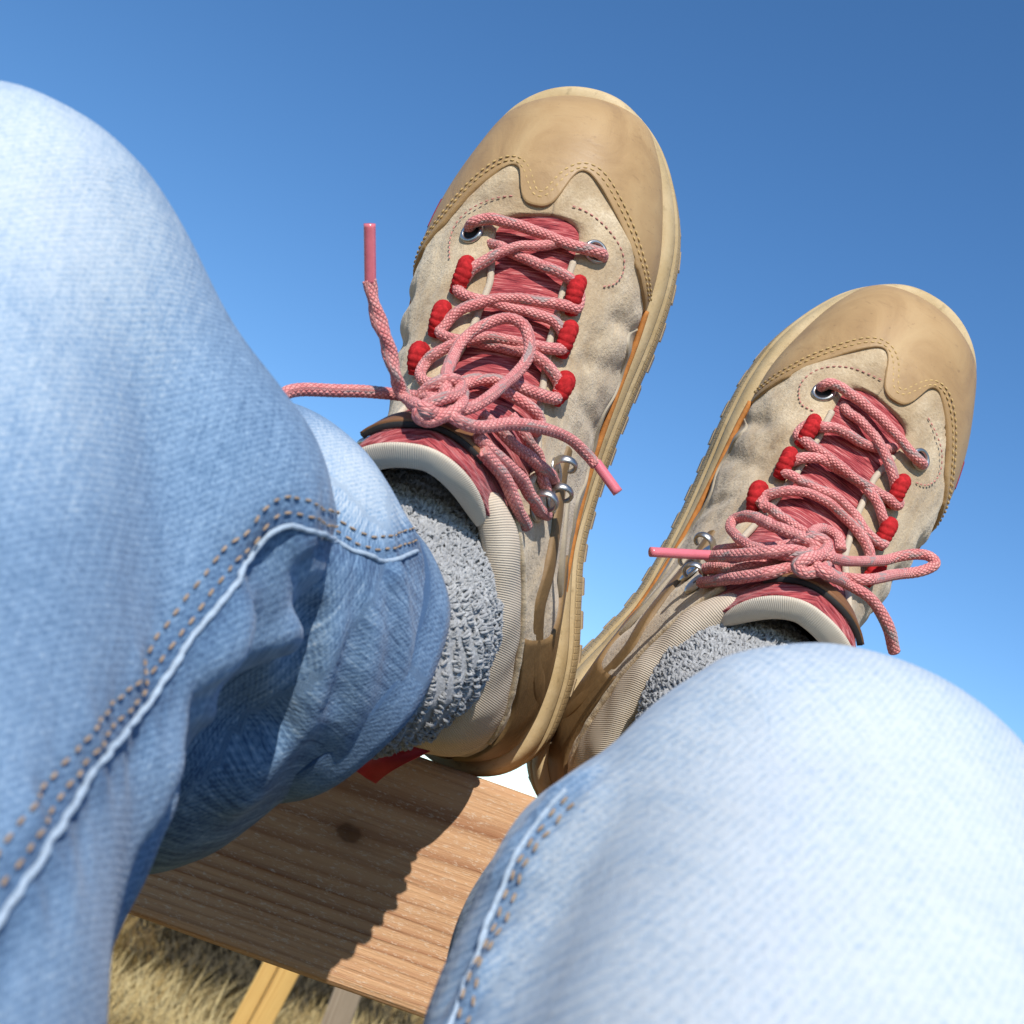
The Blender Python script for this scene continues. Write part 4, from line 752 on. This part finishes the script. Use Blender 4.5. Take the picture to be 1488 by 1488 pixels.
# ================================================================== person: jeans and socks
person = empty('person', Matrix.Translation((0, .02, .98)))
tag(person, 'person in faded blue jeans and grey socks, legs stretched to the rail', 'person')
PI = person.matrix_world.inverted()
J = PTS['J']
def jgrad(p, e=6e-4):
    g = np.stack([jeans_d(p+np.eye(3)[k]*e, J)-jeans_d(p-np.eye(3)[k]*e, J) for k in range(3)], 1)
    return g/(np.linalg.norm(g, axis=1, keepdims=True)+1e-12)
def jproj(p, h=0., it=4):
    p = np.array(p, float)
    for _ in range(it): p = p-jgrad(p)*(jeans_d(p, J)-h)[:, None]*.9
    return p
def surface_nets():
    A = np.array([q for c in J['cones'] for q in (c[0], c[1])]); lo = A.min(0)-.11; hi = A.max(0)+.11
    cs, kf = .0096, 4; vx = cs/kf
    nc = np.ceil((hi-lo)/cs).astype(int)
    g = np.stack(np.meshgrid(*[lo[k]+(np.arange(nc[k])+.5)*cs for k in range(3)], indexing='ij'), -1).reshape(-1, 3)
    dc = jeans_d(g, J).reshape(nc)
    near = np.abs(dc) < .022
    D = np.repeat(np.repeat(np.repeat(dc, kf, 0), kf, 1), kf, 2).astype(np.float32)
    ii = np.argwhere(near); sub = np.stack(np.meshgrid(*[np.arange(kf)]*3, indexing='ij'), -1).reshape(-1, 3)
    idx = (ii[:, None]*kf+sub[None]).reshape(-1, 3)
    D[tuple(idx.T)] = np.concatenate([jeans_d(lo+(q+.5)*vx, J) for q in np.array_split(idx, max(1, len(idx)//400000))])
    neg = D < 0
    cn = np.array(D.shape)-1
    cnt = sum(neg[a:a+cn[0], b:b+cn[1], c:c+cn[2]].astype(np.int8) for a in (0, 1) for b in (0, 1) for c in (0, 1))
    cells = np.argwhere((cnt > 0) & (cnt < 8)); vid = np.full(cn, -1, int); vid[tuple(cells.T)] = np.arange(len(cells))
    acc3 = np.zeros((len(cells), 3)); cn3 = np.zeros(len(cells)); cor = [(a, b, c) for a in (0, 1) for b in (0, 1) for c in (0, 1)]
    for p_ in cor:
        for k in range(3):
            if p_[k]: continue
            q_ = list(p_); q_[k] = 1
            va = D[tuple((cells+np.array(p_)).T)]; vb = D[tuple((cells+np.array(q_)).T)]; cr = (va < 0) != (vb < 0); t = va/(va-vb+1e-12)
            pos = np.tile(np.array(p_, float), (len(cells), 1)); pos[:, k] = t
            acc3[cr] += pos[cr]; cn3[cr] += 1
    V = lo+(cells+.5+acc3/cn3[:, None])*vx
    F = []
    for ax in range(3):
        sl0 = [slice(None)]*3; sl1 = [slice(None)]*3; sl0[ax] = slice(0, -1); sl1[ax] = slice(1, None)
        e = np.argwhere(neg[tuple(sl0)] != neg[tuple(sl1)])
        b_, c_ = (ax+1) % 3, (ax+2) % 3
        ok = (e[:, b_] > 0) & (e[:, c_] > 0) & (e[:, b_] < cn[b_]) & (e[:, c_] < cn[c_]); e = e[ok]
        eb = np.zeros(3, int); eb[b_] = 1; ec = np.zeros(3, int); ec[c_] = 1
        q = np.stack([vid[tuple((e-eb-ec).T)], vid[tuple((e-ec).T)], vid[tuple(e.T)], vid[tuple((e-eb).T)]], 1)
        fl = ~neg[tuple(e.T)]; q[fl] = q[fl][:, ::-1]
        F.append(q[(q >= 0).all(1)])
    F = np.concatenate(F)
    return V, F
JV, JF = surface_nets()
# light relaxation
E_ = np.concatenate([JF[:, [0, 1]], JF[:, [1, 2]], JF[:, [2, 3]], JF[:, [3, 0]]]); 
for _ in range(4):
    acc_ = np.zeros_like(JV); ct = np.zeros(len(JV)); np.add.at(acc_, E_[:, 0], JV[E_[:, 1]]); np.add.at(acc_, E_[:, 1], JV[E_[:, 0]]); np.add.at(ct, E_[:, 0], 1); np.add.at(ct, E_[:, 1], 1)
    JV = JV*.5+.5*acc_/ct[:, None]
cut_ok = np.min([np.abs((JV-np.array(q))@np.array(n)) + 9*(np.linalg.norm(JV-np.array(q), axis=1) > .08) for q, n, _ in J['cuts']], axis=0) > .004
JV[cut_ok] = jproj(JV[cut_ok], 0., 3)
segL = [smooth_path(np.array(q), .0012) for q in PTS['seamL']]; segR = [smooth_path(np.array(q), .0012) for q in PTS['seamR']]
seamL = np.concatenate(segL); seamR = np.concatenate(segR)
def near_line(p, Ln, step=3):
    d = np.full(len(p), 9.)
    for q in Ln[::step]: d = np.minimum(d, ((p-q)**2).sum(1))
    return np.sqrt(d)
dl = near_line(JV, seamL); dr = near_line(JV, seamR)
# puckers along the seams and soft lumps of worn cloth
nrm = jgrad(JV)
def wrinkle(p, ds):
    return .0006*lump(p, .030)+.0003*lump(p, .012)+.0013*np.exp(-(ds/.010)**2)*(1-np.exp(-(ds/.003)**2))*lump(p, .0045)
wr = wrinkle(JV, np.minimum(dl, dr))
JV = JV+nrm*wr[:, None]
fd = np.zeros(len(JV))
for q, r_, a_ in PTS['fade']:
    fd = np.maximum(fd, a_*np.exp(-(((JV-np.array(q))**2).sum(1))/r_**2))
legd = np.array(PTS['legdir'])       # along the thigh
uax = np.cross(legd, [0, 1., .2]); uax /= np.linalg.norm(uax); wax = np.cross(uax, legd)
UV = np.stack([JV@uax*.9+JV@wax*.5, JV@legd], 1)
whisk = np.zeros(len(JV))
for (a_, b_, ra_, rb_, _k) in [J['cones'][k] for k in (3, 4)]:
    a_ = np.array(a_); b_ = np.array(b_); ax = (b_-a_)/np.linalg.norm(b_-a_); w_ = JV-a_; al = w_@ax; rd = w_-al[:, None]*ax; rl = np.linalg.norm(rd, axis=1)
    e1_ = np.cross(ax, [0, 0, 1.]); e1_ /= np.linalg.norm(e1_); e2_ = np.cross(ax, e1_)
    sel = (np.abs(jeans_d(JV, dict(cones=[J['cones'][3], J['cones'][4]], cuts=[], folds=[]))) < .010) & (al > .0) & (rl > .032)
    if _k == J['cones'][4][4] or True:
        UV[sel] = np.stack([np.arctan2(rd[sel]@e2_, rd[sel]@e1_)*.05, al[sel]], 1); whisk[sel] = 1.
fade = .185+.68*fd
jw = np.array(person.matrix_world.inverted())
def to_p(V): return np.asarray(V)-np.array([0, .02, .98])
jeans = mesh_obj('jeans', to_p(JV), JF, M['denim'], person, UV, True, {'whisk': whisk, 'fade': fade, 'seam': np.exp(-(np.maximum(np.minimum(dl, dr)-.001, 0)/.0055)**2)*.6})
jeans['label'] = 'faded pale blue denim jeans with double stitched inner leg seams'
# seams: pale felled edge, two rows of stitches
def seam(Ln, offs, name_mat, side_sign, width=.0011, thread='othread'):
    Ln = jproj(Ln, .0003)
    for _ in range(6): Ln[1:-1] = (Ln[:-2]+2*Ln[1:-1]+Ln[2:])/4
    n = jgrad(Ln); Ln = Ln+n*wrinkle(Ln, np.zeros(len(Ln)))[:, None]
    hl = np.max([(np.abs((Ln-np.array(q_))@np.array(n_)+.008) < .009)*(np.linalg.norm(Ln-np.array(q_), axis=1) < .07) for q_, n_, _ in J['cuts']], axis=0)
    hl = np.convolve(np.pad(hl.astype(float), 3, mode='edge'), np.ones(7)/7, 'valid'); Ln = Ln+n*(hl*.0016)[:, None]; r_ = width*(1+.25*lump(Ln, .004))
    V, F, uv = tube(smooth_path(Ln, .0012), width, 8); 
    V = V+(.0004*lump(V, .003))[:, None]
    mesh_obj('seam_edge', to_p(V), F, M['seam'], jeans, uv)
    t = np.gradient(Ln, axis=0); t /= np.linalg.norm(t, axis=1, keepdims=True); sd = np.cross(n, t)*side_sign
    for of in offs:
        P = jproj(Ln+sd*of, .0005); nn = jgrad(P); P = P+nn*(hl*.0016+wrinkle(P, np.full(len(P), of)))[:, None]; L = np.r_[0, np.cumsum(np.linalg.norm(np.diff(P, axis=0), axis=1))]
        acc = Acc(); x = .001; ln, gap, r = .0022, .0015, .00031
        while x+ln < L[-1]:
            f_ = lambda A, w: np.array([np.interp(w, L, A[:, k]) for k in range(3)])
            a_, b_ = f_(P, x), f_(P, x+ln); nv = f_(nn, x+ln/2); tv = (b_-a_)/np.linalg.norm(b_-a_); sv = np.cross(nv, tv); c = (a_+b_)/2+sv*random.uniform(-.0002, .0002)
            V = [c+tv*ln*w+sv*r*rr*math.cos(k/6*6.283)+nv*r*rr*math.sin(k/6*6.283) for w, rr in ((-.5, .1), (-.35, .9), (0, 1.15), (.35, .9), (.5, .1)) for k in range(6)]
            acc.add(V, grid_faces(5, 6, False, True)); x += ln+gap*random.uniform(.8, 1.3)
        o = acc.obj('seam_stitching', M[thread], jeans); o.data.transform(Matrix.Translation((0, -.02, -.98)))
SGN_L, SGN_R = PTS['seam_side']
for q in segL: seam(q, (.0030, .0066), 'seam', SGN_L, .00068, 'othread' if np.linalg.norm(q[-1]-q[0]) > .08 else 'purple')
for q in segR: seam(q, (.0026, .0056), 'seam', SGN_R, .0007)
# hem bands
for nm in ('hemL', 'hemR'):
    q, n = [np.array(v) for v in PTS[nm]]; a_ = np.cross(n, [0, 0, 1.]); a_ /= np.linalg.norm(a_); b_ = np.cross(n, a_)
    th = np.arange(120)/120*6.283; rows = []
    def rad(sx, extra):
        c = q+n*sx; d = np.cos(th)[:, None]*a_+np.sin(th)[:, None]*b_; r_ = np.full(120, .042)
        JH = dict(cones=[q_ for q_ in J['cones'] if np.linalg.norm(np.array(q_[1])-q) < .02], cuts=[], folds=[])
        for _ in range(14): r_ = np.clip(r_-jeans_d(c+d*r_[:, None], JH)*.8, .03, .07)
        return c+d*(r_+extra+.0011*(extra > 0)+.0004*np.sin(th*9))[:, None]
    for sx, ex in ((-.0155, -.0003), (-.0150, .0009), (-.0142, .0012), (-.010, .0013), (-.004, .0014), (.0, .0012), (.0012, .0), (.0008, -.0018), (-.006, -.0022), (-.016, -.0022)): rows.append(rad(sx, ex))
    R_ = np.array(rows); Lh = th/6.283*.27
    V = R_.reshape(-1, 3)
    o = mesh_obj('hem', to_p(V), grid_faces(len(rows), 120, False, True), M['denim'], jeans, np.stack(np.broadcast_arrays(Lh[None], np.arange(len(rows))[:, None]*.004), -1).reshape(-1, 2), True, {'fade': np.full(len(V), .30), 'seam': np.repeat([.9, .8, .35, .05, .05, .2, .5, .5, .5, .5], 120)})

# socks
def sock(nm, label):
    P = smooth_path(np.array(PTS[nm]), .0018); n = len(P); T, Nn, Bb = frames(P); ns = 150
    th = np.arange(ns)/ns*6.283; r0 = np.interp(np.linspace(0, 1, n), [0, .3, .6, 1], PTS[nm+'_r'])
    def pt(i, t, h): return P[i]+(r0[i]+h)[..., None]*(np.cos(t)[..., None]*Nn[i]+np.sin(t)[..., None]*Bb[i])
    I, TH = np.meshgrid(np.arange(n), th, indexing='ij'); base = pt(I, TH, np.zeros(I.shape))
    h = .0011*lump(base, .0045)+.0006*lump(base, .002)
    V = [pt(I, TH, h).reshape(-1, 3)]; F = grid_faces(n, ns, False, True).tolist(); off = n*ns
    # terry loops
    nl = 30000; fi = (.30+.70*rng.random(nl))*(n-2); i0 = fi.astype(int); tt = rng.random(nl)*6.283
    b0 = pt(i0, tt, np.zeros(nl)); nv = np.cos(tt)[:, None]*Nn[i0]+np.sin(tt)[:, None]*Bb[i0]; dv = rng.normal(size=(nl, 3)); dv -= nv*(dv*nv).sum(1, keepdims=True); dv /= np.linalg.norm(dv, axis=1, keepdims=True); dv = dv*.75+T[i0]*rng.choice([-1, 1], nl)[:, None]*.5
    sv = np.cross(nv, dv); ln = rng.uniform(.0022, .0040, nl)[:, None]; hh = rng.uniform(.0010, .0022, nl)[:, None]; w = rng.uniform(.00030, .00052, nl)[:, None]
    hb = (.0011*lump(b0, .0045))[:, None]
    rowsv = []
    for t_ in (0, .33, .67, 1.):
        c = b0+dv*ln*(t_-.5)+nv*(hb+hh*math.sin(math.pi*(.08+.84*t_))-.0003)
        rowsv.append(np.stack([c-sv*w-nv*.0002, c+nv*w*1.3, c+sv*w-nv*.0002], 1))
    LV = np.stack(rowsv, 1).reshape(-1, 3); gf = grid_faces(4, 3)
    F += (np.arange(nl)[:, None, None]*12+gf[None]+off).reshape(-1, 4).tolist(); V.append(LV)
    o = mesh_obj('sock', to_p(np.vstack(V)), F, M['sock'], person); o['label'] = label
sock('sockL', 'grey terry sock bared between jeans hem and boot'); sock('sockR', 'grey terry sock peeking out above the pale knee')
